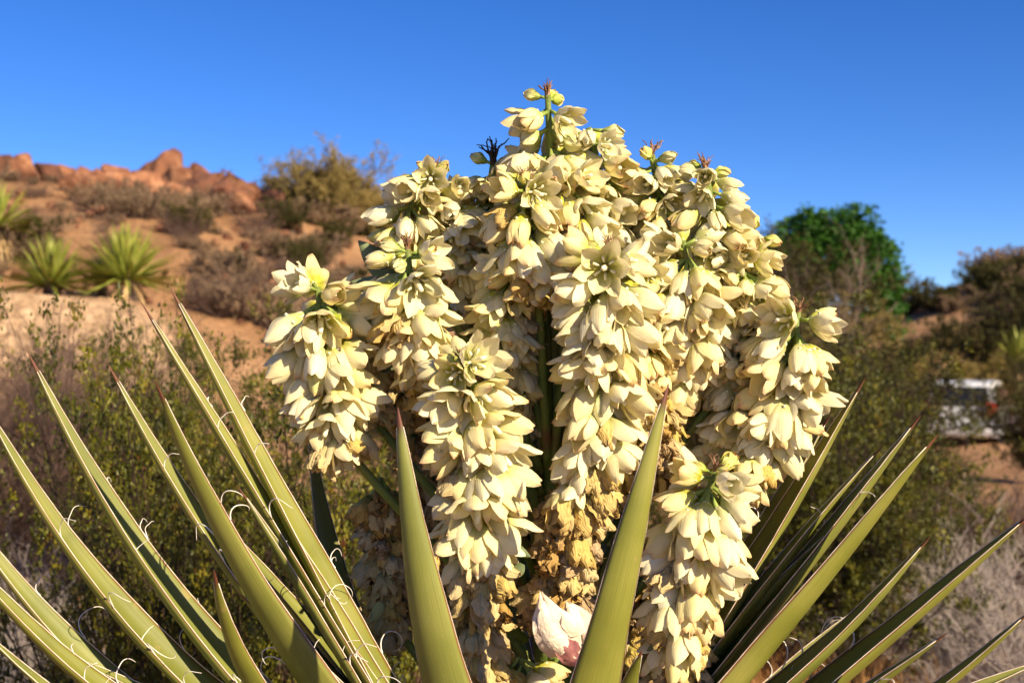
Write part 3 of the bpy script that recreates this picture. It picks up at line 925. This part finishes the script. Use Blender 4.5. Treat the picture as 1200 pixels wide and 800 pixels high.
def bract(pts, wpx, m, seed=0, name='bract', cup=.35, crumple=0.0):
    mb = MB(); rg = random.Random(seed)
    cl = catmull(pts, 9); NV = 7; base = 0
    W = wpx / F * pts[0].y
    view = (Vector((0, 0, CZ)) - cl[4]).normalized()
    for i, p in enumerate(cl):
        u = i / 8
        tg = (cl[min(i + 1, 8)] - cl[max(i - 1, 0)]).normalized()
        sdv = tg.cross(view).normalized(); nr = sdv.cross(tg)
        wv = W * max(math.sin(math.pi * (0.12 + .86 * u) ** .9), .04)
        for j in range(NV):
            v = -1 + 2 * j / (NV - 1)
            q = p + sdv * (v * wv * .5) + nr * (cup * wv * (.5 - v * v) * .5)
            q += nr * crumple * noise.noise(Vector((u * 4, v * 2, seed)))
            mb.v.append(q)
    for i in range(8):
        for j in range(NV - 1):
            a = i * NV + j
            mb.face((a, a + 1, a + NV + 1, a + NV), 0, [(i / 8, j / 6), (i / 8, (j + 1) / 6), ((i + 1) / 8, (j + 1) / 6), ((i + 1) / 8, j / 6)])
    return part(mb, name, m)


for k, (pp, y, wd) in enumerate([
        ([(470, 330), (445, 308), (420, 282)], 1.53, 34), ([(462, 350), (440, 338), (412, 330)], 1.53, 30),
        ([(455, 390), (445, 372), (428, 350)], 1.55, 34), ([(470, 405), (455, 420), (440, 440)], 1.54, 30),
        ([(590, 440), (600, 420), (606, 395)], 1.56, 26), ([(640, 520), (640, 500), (652, 480)], 1.54, 22),
        ([(590, 636), (605, 644), (622, 652)], 1.40, 16), ([(555, 668), (548, 690), (552, 712)], 1.44, 16),
        ([(780, 745), (770, 756), (758, 762)], 1.42, 16), ([(820, 742), (812, 752), (790, 760)], 1.42, 18),
        ([(446, 705), (442, 716), (434, 728)], 1.48, 14), ([(650, 665), (640, 655), (632, 640)], 1.48, 14),
        ([(612, 660), (606, 670), (596, 676)], 1.40, 14), ([(700, 640), (712, 650), (716, 668)], 1.5, 18)]):
    bract([P(x, yy, y) for x, yy in pp], wd, M['bract'], k)
b_ = bract([P(676, 764, 1.375), P(658, 748, 1.35), P(642, 722, 1.345), P(634, 694, 1.365)], 54, M['bract_pale'], 31, 'pale_bract', .45, .016)
b_['label'] = 'large papery cream bract'
bract([P(682, 752, 1.39), P(676, 728, 1.375), P(664, 704, 1.38)], 40, M['bract_pale'], 33, 'pale_bract', .5, .016)
b_ = bract([P(684, 772, 1.385), P(668, 764, 1.355), P(652, 750, 1.35), P(646, 738, 1.36)], 30, M['bract_base'], 34, 'bract_base', .5, .012)
b_['label'] = 'purple base of the papery bract'
bract([P(690, 752, 1.42), P(692, 728, 1.41), P(684, 700, 1.42)], 44, M['petal_brown'], 32, 'bract', .5, .014)

# ------------------------------------------------------------------ background plants
def rv(rg): return Vector((rg.gauss(0, 1), rg.gauss(0, 1), rg.gauss(0, 1))).normalized()


def skeleton(rg, H, spread, nst, nch, nsub, r0, wig=.16, up=.25, sides=4, base_r=.08, lmin=.6):
    """stems fanning from the root with twigs of two orders; returns mesh and leaf sites"""
    mb = MB(); sites = []
    def grow(p, d, L, n, r, lvl):
        pts = [p.copy()]
        for k in range(n):
            d = (d + rv(rg) * wig + Vector((0, 0, up * .12))).normalized()
            p = p + d * (L / n); pts.append(p)
        mb.tube(pts, r, r * .45, sides if lvl == 0 else 3, cap=False)
        return pts
    for i in range(nst):
        a = rg.uniform(0, 6.283); ln = math.sqrt(rg.random()) * spread
        d = Vector((math.cos(a) * math.sin(ln), math.sin(a) * math.sin(ln), math.cos(ln)))
        L = H * rg.uniform(lmin, 1.05) / max(math.cos(ln), .55)
        b = Vector((math.cos(a), math.sin(a), 0)) * rg.uniform(0, base_r)
        ps_ = grow(b - Vector((0, 0, .04)), d, L, 6, r0 * rg.uniform(.7, 1.2), 0)
        for c in range(nch):
            t = rg.uniform(.25, 1.0); k = min(int(t * 6), 5); q = ps_[k].lerp(ps_[k + 1], t * 6 - k)
            dd = ((ps_[k + 1] - ps_[k]).normalized() + rv(rg) * .8).normalized()
            cp = grow(q, dd, L * rg.uniform(.16, .36), 4, r0 * .42, 1)
            for s in range(nsub):
                t2 = rg.uniform(.2, 1.0); k2 = min(int(t2 * 4), 3); q2 = cp[k2].lerp(cp[k2 + 1], t2 * 4 - k2)
                d2 = ((cp[k2 + 1] - cp[k2]).normalized() + rv(rg) * .9).normalized()
                sp_ = grow(q2, d2, L * rg.uniform(.05, .14), 2, r0 * .24, 2)
                sites.append((sp_[1], d2)); sites.append((sp_[2], d2))
            sites.append((cp[-1], dd))
    return mb, sites


def leaves(rg, sites, per, L, W, jit, holes=0.0):
    mb = MB()
    for p, d in sites:
        if holes and noise.noise(p * holes) < -.08: continue
        for k in range(per):
            dd = (d * .5 + rv(rg)).normalized()
            mb.leaf(p + rv(rg) * rg.uniform(0, jit), dd, rv(rg), L * rg.uniform(.6, 1.3), W * rg.uniform(.7, 1.3))
    return mb


def shrub(name, seed, H, spread, nst, nch, nsub, r0, twig, leaf=None, per=3, L=.01, W=.006, jit=.02, holes=0.0, **kw):
    rg = random.Random(seed)
    r = empty(name)
    mb, st = skeleton(rg, H, spread, nst, nch, nsub, r0, **kw)
    mb.build('stems', twig, r)
    if leaf: leaves(rg, st, per, L, W, jit, holes).build('foliage', leaf, r, smooth=False)
    return r


used = set()
def place(proto, px, y, s=1.0, rz=None, label=None, cat=None, group=None, sink=0.0, sx=1.0):
    o = proto if proto.name not in used else copy_tree(proto)
    used.add(proto.name); used.add(o.name)
    o.location = on_ground(px, y, -sink)
    o.rotation_euler = (0, 0, rng.uniform(0, 6.28) if rz is None else rz)
    o.scale = (s * sx, s * sx, s)
    tag(o, label, cat, group)
    return o


# creosote bushes close behind the yucca
c1 = shrub('creosote_bush', 11, 1.45, .62, 32, 12, 3, .0055, M['creo_twig'], M['creo_leaf'], 24, .020, .0125, .05, holes=6.5)
c2 = shrub('creosote_bush', 12, 1.45, .68, 32, 12, 3, .0055, M['creo_twig'], M['creo_leaf'], 24, .020, .0125, .05, holes=6.5)
g = 'creosote bushes close behind the blooming yucca'
place(c1, 195, 2.9, .84, label='leafy creosote bush with red-brown twigs behind the sunlit yucca blades', cat='bush', group=g, sx=.54)
place(c2, 330, 2.65, .84, label='leafy creosote bush behind the lower flower spike beside the pale bank', cat='bush', group=g, sx=.54)
place(c1, 470, 5.2, .92, label='creosote bush hidden in shade behind the flower head', cat='bush', group=g)
place(c2, 1005, 5.4, .90, label='leafy creosote bush beside the grey twiggy shrubs below the tree', cat='bush', group=g, sx=.66)
place(c1, 880, 5.8, .95, label='creosote bush behind the flower spike with the withered tail', cat='bush', group=g)
place(c1, 640, 6.0, .9, label='creosote bush straight behind the tallest flower spike', cat='bush', group=g)
place(c2, 262, 4.4, .90, label='dense creosote bush at the back of the creosote clump', cat='bush', group=g, sx=.66)
place(c1, 195, 4.6, .76, label='creosote bush beside the dark leafless shrubs', cat='bush', group=g, sx=.55)
place(c2, 1092, 9.5, .46, label='creosote bush between brown leafless shrubs before the car', cat='bush', group=g)
place(c1, 950, 8, .95, label='creosote bush half hidden by the flower spike above the grey shrubs', cat='bush', group=g, sx=.75)
place(c2, 135, 3.4, .46, label='low creosote bush under the blades at the foot of the bank', cat='bush', group=g, sx=.7)
place(c2, 1062, 6.5, .55, label='small creosote bush in front of the parked white car', cat='bush', group=g)

# dead twiggy shrubs
d1 = shrub('dead_shrub', 21, .95, .85, 90, 12, 5, .006, M['dead_twig'], wig=.25)
d2 = shrub('dead_shrub', 22, .85, .95, 90, 12, 5, .006, M['dead_twig'], wig=.28)
g1 = shrub('grey_shrub', 23, .62, .95, 70, 10, 4, .0045, M['grey_twig'], wig=.28)
g2 = shrub('grey_shrub', 24, .55, 1.05, 70, 10, 4, .0045, M['grey_twig'], wig=.30)
lb = 'dark leafless shrub of tangled twigs below the pale bank'
for px, y, s in ((20, 6.4, 1.0), (88, 6.8, .98), (-40, 6.4, .9), (50, 8.2, 1.0), (10, 5.2, .5)):
    place(d1 if px != 95 else d2, px, y, s, label=lb, cat='shrub', group='dark dead shrubs below the bank')
lb = 'brown leafless shrub of thin twigs between creosote and parked car'
for px, y, s in ((1085, 7.6, .78), (1150, 8.2, .62), (1210, 7.4, .85), (1130, 6.4, .65), (985, 7.2, .8)):
    place(d2 if px % 20 else d1, px, y, s, label=lb, cat='shrub', group='brown dead shrubs beside the creosote')
lb = 'pale grey twiggy shrub standing in dry straw grass'
for px, y, s in ((1195, 5.6, .95), (1115, 6.0, .95), (1050, 6.4, .9), (1250, 5.2, .9), (1150, 5.2, .55), (990, 6.0, .7)):
    place(g1 if px % 10 else g2, px, y, s, label=lb, cat='shrub', group='pale grey shrubs in the dry grass')
lb = 'pale grey twiggy shrub on the bare soil under the yucca blades'
for px, y, s in ((20, 4.4, .8), (60, 5.2, .7), (-40, 4.0, .8)):
    place(g1, px, y, s, label=lb, cat='shrub', group='pale grey shrubs by the sunlit blades')

# hillside shrubs
h1 = shrub('hill_shrub', 31, .5, 1.1, 40, 5, 2, .006, M['dead_twig'], M['sage'], 5, .05, .03, .05)
h2 = shrub('hill_shrub', 32, .55, 1.0, 40, 5, 2, .006, M['dead_twig'], M['sage'], 4, .05, .03, .06)
h3 = shrub('hill_shrub', 33, .55, 1.0, 55, 7, 3, .006, M['dead_twig'])
o1 = shrub('green_shrub', 34, .75, .9, 36, 5, 3, .007, M['creo_twig'], M['olive'], 5, .06, .032, .06)
b1 = shrub('big_brush', 35, 1.9, .75, 60, 8, 3, .014, M['creo_twig'], M['brush'], 8, .07, .035, .12)
b2 = shrub('big_brush', 36, 1.9, .70, 60, 8, 3, .014, M['creo_twig'], M['olive'], 4, .07, .035, .09)
gh = 'low shrubs scattered over the rocky hillside'
rs_ = random.Random(5)
count = 0
for _ in range(900):
    y = rs_.uniform(13.2, 29); px = rs_.uniform(-40, 600)
    gp = on_ground(px, y); py = HY - (gp.z - CZ) / y * F
    # bare orange soil: keep clear
    dens = .16
    if px < 225 and 236 < py < 332: dens = .02
    if 225 < px < 320 and 275 < py < 350: dens = .05
    if 130 < px < 340 and 215 < py < 285: dens = .28
    if 320 < px: dens = .28 if px < 450 else .1
    if 250 < px < 420 and py > 330: dens = .4
    if px < 230 and py > 285: dens = .02
    if px < 325 and py < 232: dens *= .35
    if px < 150 and py < 240: dens = .3
    if rs_.random() > dens or count > 210: continue
    k = rs_.random(); count += 1
    s = rs_.uniform(.42, .78)
    if px < 330 and y > 22.5: s *= .6
    zone = 'among the crest boulders' if py < 245 and px < 330 else 'under the crest brush' if px >= 330 else 'at the foot of the orange slope' if py > 300 else 'on the orange slope'
    if k < .42: place(h1, px, y, s, label='low dusty brown-leaved shrub ' + zone, cat='shrub', group=gh)
    elif k < .6: place(h2, px, y, s, label='low dusty brown-leaved shrub ' + zone, cat='shrub', group=gh)
    elif k < .86: place(h3, px, y, s, label='low leafless grey shrub ' + zone, cat='shrub', group='bare shrubs on the hillside')
    else: place(o1, px, y, s * .8, label='small olive green shrub ' + zone, cat='shrub', group='green shrubs on the hillside')
gb = 'tall brush on the hill crest'
place(b1, 392, 24, .66, label='tall brown-olive brush on the hill crest, its bushiest clump', cat='bush', group=gb)
place(b1, 348, 25, .56, label='brown-olive brush on the crest next to the red boulders', cat='bush', group=gb)
place(b1, 432, 25.5, .62, label='brown-olive brush on the crest beside the flower head', cat='bush', group=gb)
place(b2, 95, 27, .26, label='green brush on the crest among red rocks', cat='bush', group=gb)
place(b1, 40, 27, .36, label='wispy brush on the crest behind the yuccas', cat='bush', group=gb)
place(b2, 355, 18.5, .26, label='small round green bush on the slope under the crest brush', cat='bush', group=gb)

# brush in the valley before the car and the tree
gv = 'olive brush filling the valley'
lb = 'olive green brush in the valley around the parked car'
for px, y, s in ((985, 15, .9), (1040, 20, .62), (1225, 19, .75), (1010, 28, .85), (940, 18, 1.0), (1125, 36, .75), (1185, 38, .9),
                 (1060, 40, .9), (900, 30, 1.1), (960, 36, 1.2), (860, 22, 1.1), (1240, 30, .9), (1078, 15, .42), (820, 34, 1.1), (760, 26, .9)):
    lb = 'olive green brush ' + ('below the round green tree' if px < 1015 else 'between the round green tree and the parked car' if px < 1110 else 'beside the parked car under the far ridge')
    place(b2 if (px // 5) % 3 else b1, px, y, s, label=lb, cat='bush', group=gv, sx=1.15)

# far ridge shrubs
lb = 'small dark shrub dotting the far ridge'
for _ in range(36):
    place(o1 if rs_.random() < .5 else h1, rs_.uniform(1020, 1240), rs_.uniform(47, 61), rs_.uniform(.8, 1.8), label=lb, cat='shrub', group='shrubs on the far ridge')


def far_yucca(name, seed, r, n, trunk_h, skirt=True):
    """rosette of sword leaves on a short trunk with a skirt of dead leaves"""
    rg = random.Random(seed); ro = empty(name)
    mb = MB()
    mb.tube([Vector((0, 0, -.1)), Vector((.02, 0, trunk_h * .5)), Vector((0, 0, trunk_h))], .10, .085, 10)
    mb.build('trunk', M['bark'], ro)
    cr = MB()
    for i in range(n):
        a = i * 2.399 + rg.uniform(-.2, .2); el = R(88 - 100 * (i / n) ** .8 + rg.uniform(-6, 6))
        L = r * rg.uniform(.85, 1.1)
        d = Vector((math.cos(a) * math.cos(el), math.sin(a) * math.cos(el), math.sin(el)))
        sdv = d.cross(Vector((0, 0, 1)));
        if sdv.length < .05: sdv = Vector((1, 0, 0))
        sdv.normalize(); up = sdv.cross(d)
        b = Vector((0, 0, trunk_h - .05)) + Vector((d.x, d.y, 0)) * .06
        base = len(cr.v)
        for t, wv in ((0, .036), (.4, .044), (.75, .028), (1, .002)):
            p = b + d * L * t - Vector((0, 0, .06 * t * t * math.cos(el)))
            cr.v += [p - sdv * wv * .5 + up * wv * .25, p, p + sdv * wv * .5 + up * wv * .25]
        for k in range(3):
            for q in range(2):
                s0 = base + k * 3 + q
                cr.face((s0, s0 + 1, s0 + 4, s0 + 3))
    cr.build('crown', M['far_blade'], ro, smooth=False)
    if skirt:
        sk = MB()
        for i in range(60):
            a = rg.uniform(0, 6.28); L = r * rg.uniform(.5, .9); tilt = rg.uniform(.15, .6)
            d = Vector((math.cos(a) * tilt, math.sin(a) * tilt, -1)).normalized()
            b = Vector((math.cos(a) * .07, math.sin(a) * .07, trunk_h * rg.uniform(.6, 1.0)))
            L = min(L, (b.z + .03) / -d.z)
            sk.leaf(b, d, Vector((math.cos(a), math.sin(a), .2)), L, .035)
        sk.build('dead_leaf_skirt', M['skirt'], ro, smooth=False)
    return ro


fy1 = far_yucca('hillside_yucca', 41, .56, 170, .34)
fy2 = far_yucca('hillside_yucca', 42, .52, 140, .14, False)
fy3 = far_yucca('hillside_yucca', 43, .60, 90, .75)
gy = 'yuccas on the hillside'
place(fy1, 148, 13.2, 1.1, sink=.16, label='spiky yucca with dead tan leaf skirt on the pale bank', cat='yucca', group=gy, rz=.4)
place(fy2, 60, 13.0, 1.05, label='low trunkless spiky yucca on the pale bank', cat='yucca', group=gy, rz=1.0)
place(fy3, -4, 15.6, 1.0, sink=.3, label='tall yucca with drooping tan skirt higher up the slope', cat='yucca', group=gy, rz=2.0)
place(b2, 1168, 38, 1.1, label='dark shaggy brush rising below the far ridge', cat='bush', group='brush below the far ridge', sx=.9)
place(b2, 1226, 38, 1.6, label='dark shaggy brush beside the tall yuccas below the far ridge', cat='bush', group='brush below the far ridge')
place(fy3, 1196, 36, 1.9, label='shaggy yucca against dark brush below the far ridge', cat='yucca', group=gy, rz=1.2)
place(fy1, 118, 13.5, .5, label='small shaggy yucca between the two larger ones on the bank', cat='yucca', group=gy, rz=1.9)


# ------------------------------------------------------------------ tree with round green crown
def make_tree():
    rg = random.Random(77); ro = empty('green_tree')
    H = 6.3
    tr = MB(); tips = []
    def limb(p, d, L, r, lvl):
        pts = [p]; n = 6
        for k in range(n):
            d = (d + rv(rg) * .16 + Vector((0, 0, .06))).normalized(); pts.append(pts[-1] + d * L / n)
        tr.tube(pts, r, r * .5, 8 if lvl < 2 else 5)
        if lvl < 3:
            for c in range(4 if lvl else 6):
                t = rg.uniform(.45, 1.0); k = min(int(t * n), n - 1)
                dd = (d * .7 + rv(rg) * .9 + Vector((0, 0, .15))).normalized()
                limb(pts[k + 1], dd, L * rg.uniform(.5, .72), r * .5, lvl + 1)
        else: tips.append(pts[-1])
        if lvl == 2: tips.append(pts[-1])
    limb(Vector((0, 0, -.1)), Vector((.05, 0, 1)), 2.4, .17, 0)
    tr.build('trunk', M['tree_bark'], ro)
    cr = MB()
    # clumps over an uneven dome of lobes
    lobes = [(Vector((0.1, 0, 4.6)), 1.55), (Vector((1.25, -.1, 3.9)), 1.15), (Vector((-1.2, .1, 4.0)), 1.15), (Vector((.5, -.5, 5.25)), .95),
             (Vector((-.6, .2, 5.1)), 1.0), (Vector((1.75, 0, 2.9)), .85), (Vector((.3, .9, 4.2)), 1.2), (Vector((.9, -.8, 4.4)), .95), (Vector((-1.5, 0, 3.2)), .9), (Vector((1.2, .4, 4.9)), .8), (Vector((1.9, -.3, 2.2)), .6), (Vector((2.0, .1, 3.6)), .6)]
    for c, rad in lobes:
        for k in range(int(240 * rad * rad)):
            v = rv(rg); q = c + v * rad * rg.uniform(.50, 1.0)
            if noise.noise(q * 1.6) < -.28: continue
            for s in range(12):
                pp = q + rv(rg) * rg.uniform(0, .24)
                cr.leaf(pp, (rv(rg) + v * .5), rv(rg), rg.uniform(.10, .18), .10)
    cr.build('crown', M['tree_leaf'], ro, smooth=False)
    return ro


tree = make_tree()
tag(tree, 'round-crowned green tree standing alone before the far ridge', 'tree')
tree.location = on_ground(968, 38); tree.rotation_euler = (0, 0, .3)
top = CZ + (HY - 244) / F * 38
k_ = (top - tree.location.z) / 6.15
tree.scale = (k_ * 1.18, k_ * 1.18, k_)
bt = shrub('bare_tree', 51, 3.2, .6, 12, 10, 5, .035, M['tree_bark'])
place(bt, 958, 30, 1.05, label='leafless grey tree in front of the round green crown', cat='tree')
place(b2, 905, 34, 1.75, label='loose olive tree beside the round green tree', cat='tree')

# ------------------------------------------------------------------ rocks on the crest
def rock_mesh(seed, m):
    rg = random.Random(seed); bm = bmesh.new()
    for k in range(15):
        v = rv(rg); v = Vector((v.x * rg.uniform(.75, 1.1), v.y * rg.uniform(.75, 1.1), v.z * rg.uniform(.7, 1.05)))
        bm.verts.new(v * .5)
    r = bmesh.ops.convex_hull(bm, input=bm.verts)
    bmesh.ops.delete(bm, geom=[e for e in r['geom_interior'] if isinstance(e, bmesh.types.BMVert)], context='VERTS')
    bmesh.ops.bevel(bm, geom=list(bm.edges), offset=.035, segments=1, affect='EDGES')
    bmesh.ops.triangulate(bm, faces=list(bm.faces))
    bmesh.ops.subdivide_edges(bm, edges=list(bm.edges), cuts=2, use_grid_fill=True)
    for v in bm.verts:
        v.co += v.co.normalized() * (.06 * noise.fractal(v.co * 4 + Vector((seed, 0, 0)), 1, 2, 4))
    me = bpy.data.meshes.new('boulder'); bm.to_mesh(me); bm.free()
    me.materials.append(m)
    return me


RK = [rock_mesh(s, M['rock']) for s in range(7)] + [rock_mesh(20 + s, M['rock_dark']) for s in range(3)]
def rock(px, y, wpx, hpx, k, label, name='boulder', lift=0.0):
    o = link(name, RK[k])
    if y < 40: wpx *= 1.4; hpx *= 1.6
    W = wpx / F * y; H = hpx / F * y
    g_ = on_ground(px, y)
    o.location = (g_.x, g_.y, g_.z + H * .34 + lift); o.scale = (W, W * .9, H)
    o.rotation_euler = (rs_.uniform(-.15, .15), rs_.uniform(-.15, .15), rs_.uniform(0, 6.28))
    tag(o, label, 'rock', 'red boulders on the hill crest')
    return o


rock(188, 25.0, 52, 64, 0, 'largest red boulder, a tall block crowning the hill')
rk = [(160, 25, 34, 34, 7), (143, 25.5, 40, 34, 8), (215, 25.5, 60, 42, 1), (118, 26, 46, 36, 2), (248, 25.5, 52, 38, 3), (280, 25.5, 44, 40, 4), (232, 24, 46, 30, 9),
      (303, 25, 36, 32, 5), (95, 26, 40, 36, 6), (72, 26, 44, 38, 1), (55, 25.5, 34, 28, 7), (172, 23.5, 48, 30, 3), (205, 23, 40, 26, 2), (262, 23.6, 44, 26, 8), (140, 23.4, 34, 22, 4),
      (110, 24, 30, 20, 5), (30, 25, 38, 30, 0), (5, 25.5, 36, 30, 3), (85, 23.5, 28, 16, 6), (228, 22, 30, 18, 5), (285, 22.6, 34, 22, 0), (190, 21.8, 26, 14, 1), (318, 24, 30, 24, 8),
      (240, 24.8, 50, 44, 6), (290, 24.6, 36, 34, 2), (130, 24.6, 40, 34, 0), (200, 24.3, 54, 40, 4)]
for px, y, a, b, k in rk:
    rock(px, y, a, b, k, 'dark weathered boulder in the heap on the hill crest' if k > 6 else 'orange-red boulder in the heap on the hill crest')
for px, y, a, b, k in ((432, 27.5, 50, 60, 1), (398, 27.5, 46, 56, 4), (362, 27, 40, 44, 2)):
    rock(px, y, a, b, k, 'orange boulder half hidden by the crest brush')
for px, y, a, b, k in ((1196, 58, 34, 24, 8), (1180, 59, 24, 16, 9)):
    rock(px, y, a, b, k, 'dark boulder on the far ridge')
for px, y, a, b, k in ((300, 15, 30, 26, 3), (292, 14.4, 34, 30, 4), (265, 16, 22, 16, 5), (1052, 44, 30, 16, 3), (1078, 45, 22, 12, 5), (1062, 26, 26, 14, 4)):
    rock(px, y, a, b, k, 'pale orange rock on the bare slope below the crest' if px < 600 else 'tan rock in the valley brush before the far ridge')

for k in range(90):
    px, y = rs_.uniform(-20, 460), rs_.uniform(13.5, 23)
    a = rs_.uniform(5, 15)
    rock(px, y, a, a * rs_.uniform(.5, .8), rs_.randrange(10), 'small loose stone lying on the orange slope', 'stone')['group'] = 'loose stones on the slope'
for k in range(70):
    px, y = rs_.uniform(-20, 420), rs_.uniform(13.8, 22)
    place(h3 if k % 2 else h1, px, y, rs_.uniform(.18, .34), label='tiny dry tuft of brush on the orange slope' if k % 2 else 'tiny brown-leaved tuft on the orange slope', cat='shrub', group='tiny tufts on the slope')

# ------------------------------------------------------------------ parked white car beyond the brush
def make_car():
    ro = empty('parked_car')
    # side profile of body and cabin (x length, z height), extruded across with tumblehome
    def shell(prof, hw, name, m, top_in=0.0, ztop=1.6, zlow=.9):
        mb = MB()
        n = len(prof)
        for s in (-1, 1):
            for (x, z) in prof:
                k = max(0, min(1, (z - zlow) / (ztop - zlow)))
                mb.v.append(Vector((x, s * (hw - top_in * k), z)))
        for i in range(n):
            j = (i + 1) % n
            mb.face((i, j, n + j, n + i))
        mb.face(tuple(reversed(range(n)))); mb.face(tuple(range(n, 2 * n)))
        o = mb.build(name, m, ro, smooth=False)
        bv = o.modifiers.new('round', 'BEVEL'); bv.width = .035; bv.segments = 3
        return o
    shell([(-2.2, .32), (-2.25, .62), (-2.2, .98), (-1.2, 1.0), (1.0, .98), (2.0, .86), (2.2, .62), (2.15, .32)], .88, 'body', M['car_paint'])
    shell([(-2.12, .985), (-1.85, 1.60), (-.9, 1.66), (.1, 1.62), (.95, .985)], .82, 'cabin', M['car_paint'], .16)
    def quad(pts, name, m):
        mb = MB(); mb.v += [Vector(p) for p in pts]; mb.face((0, 1, 2, 3)); o = mb.build(name, m, ro, smooth=False)
        sm = o.modifiers.new('thick', 'SOLIDIFY'); sm.thickness = .012; sm.offset = 1; return o
    quad([(-2.108, .66, 1.06), (-2.108, -.66, 1.06), (-1.92, -.58, 1.50), (-1.92, .58, 1.50)], 'rear_window', M['car_glass'])
    for s in (-1, 1):
        for (x0, x1, x2, x3) in ((-1.9, -1.05, -1.05, -1.72), (-.98, -.1, -.1, -.98), (-.03, .72, .22, -.03)):
            pts = [(x0, s * .812, 1.06), (x1, s * .812, 1.06), (x2, s * .70, 1.52), (x3, s * .70, 1.52)]
            quad(pts if s < 0 else pts[::-1], 'side_window', M['car_glass'])
        mb = MB(); mb.box((-2.275, s * .72 - .11, .84), (-2.06, s * .72 + .11, 1.14)); mb.build('tail_light', M['red_lens'], ro, smooth=False)
        for x in (-1.4, 1.4):
            mb = MB(); c = Vector((x, s * .78, .34))
            mb.tube([c - Vector((0, .11, 0)), c + Vector((0, .11, 0))], .34, .34, 24)
            wl = mb.build('wheel', M['tyre'], ro)
            mb = MB(); mb.tube([c - Vector((0, .115, 0)), c + Vector((0, .115, 0))], .2, .2, 16); mb.build('rim', M['rim'], wl)
    mb = MB(); mb.box((-2.31, -.8, .40), (-2.2, .8, .58)); mb.build('bumper', M['car_paint'], ro, smooth=False)
    return ro


car = make_car()
tag(car, 'white parked car with red tail lights half hidden by brush', 'car')
car.location = on_ground(1140, 31); car.rotation_euler = (0, 0, R(62))
car.location.z = CZ + (HY - 445) / F * 30 - 1.66

# ------------------------------------------------------------------ dry grass
rg = random.Random(3)
mb = MB()
for k in range(22000):
    y = 3.6 + 5.5 * rg.random() ** 1.3
    px = rg.uniform(820, 1330)
    x = (px - 600) / F * y
    if noise.noise(Vector((x * 1.6, y * 1.6, 0))) < -.12: continue
    z = ground_z(x, y)
    h = rg.uniform(.10, .34); a = rg.uniform(0, 6.28); ln = rg.uniform(.1, .8)
    d = Vector((math.cos(a) * ln, math.sin(a) * ln, 1)).normalized(); s_ = Vector((-math.sin(a), math.cos(a), 0)) * .0022
    p = Vector((x, y, z - .01)); b = len(mb.v)
    q = p + d * h * .6; tp = q + (d + Vector((math.cos(a) * .4, math.sin(a) * .4, -.25))) * h * .4
    mb.v += [p - s_, p + s_, q + s_ * .8, q - s_ * .8, tp]
    mb.face((b, b + 1, b + 2, b + 3)); mb.face((b + 3, b + 2, b + 4))
go = mb.build('dry_grass', M['straw'], None, False)
tag(go, 'dry straw-coloured grass around the grey shrubs', 'grass', kind='stuff')
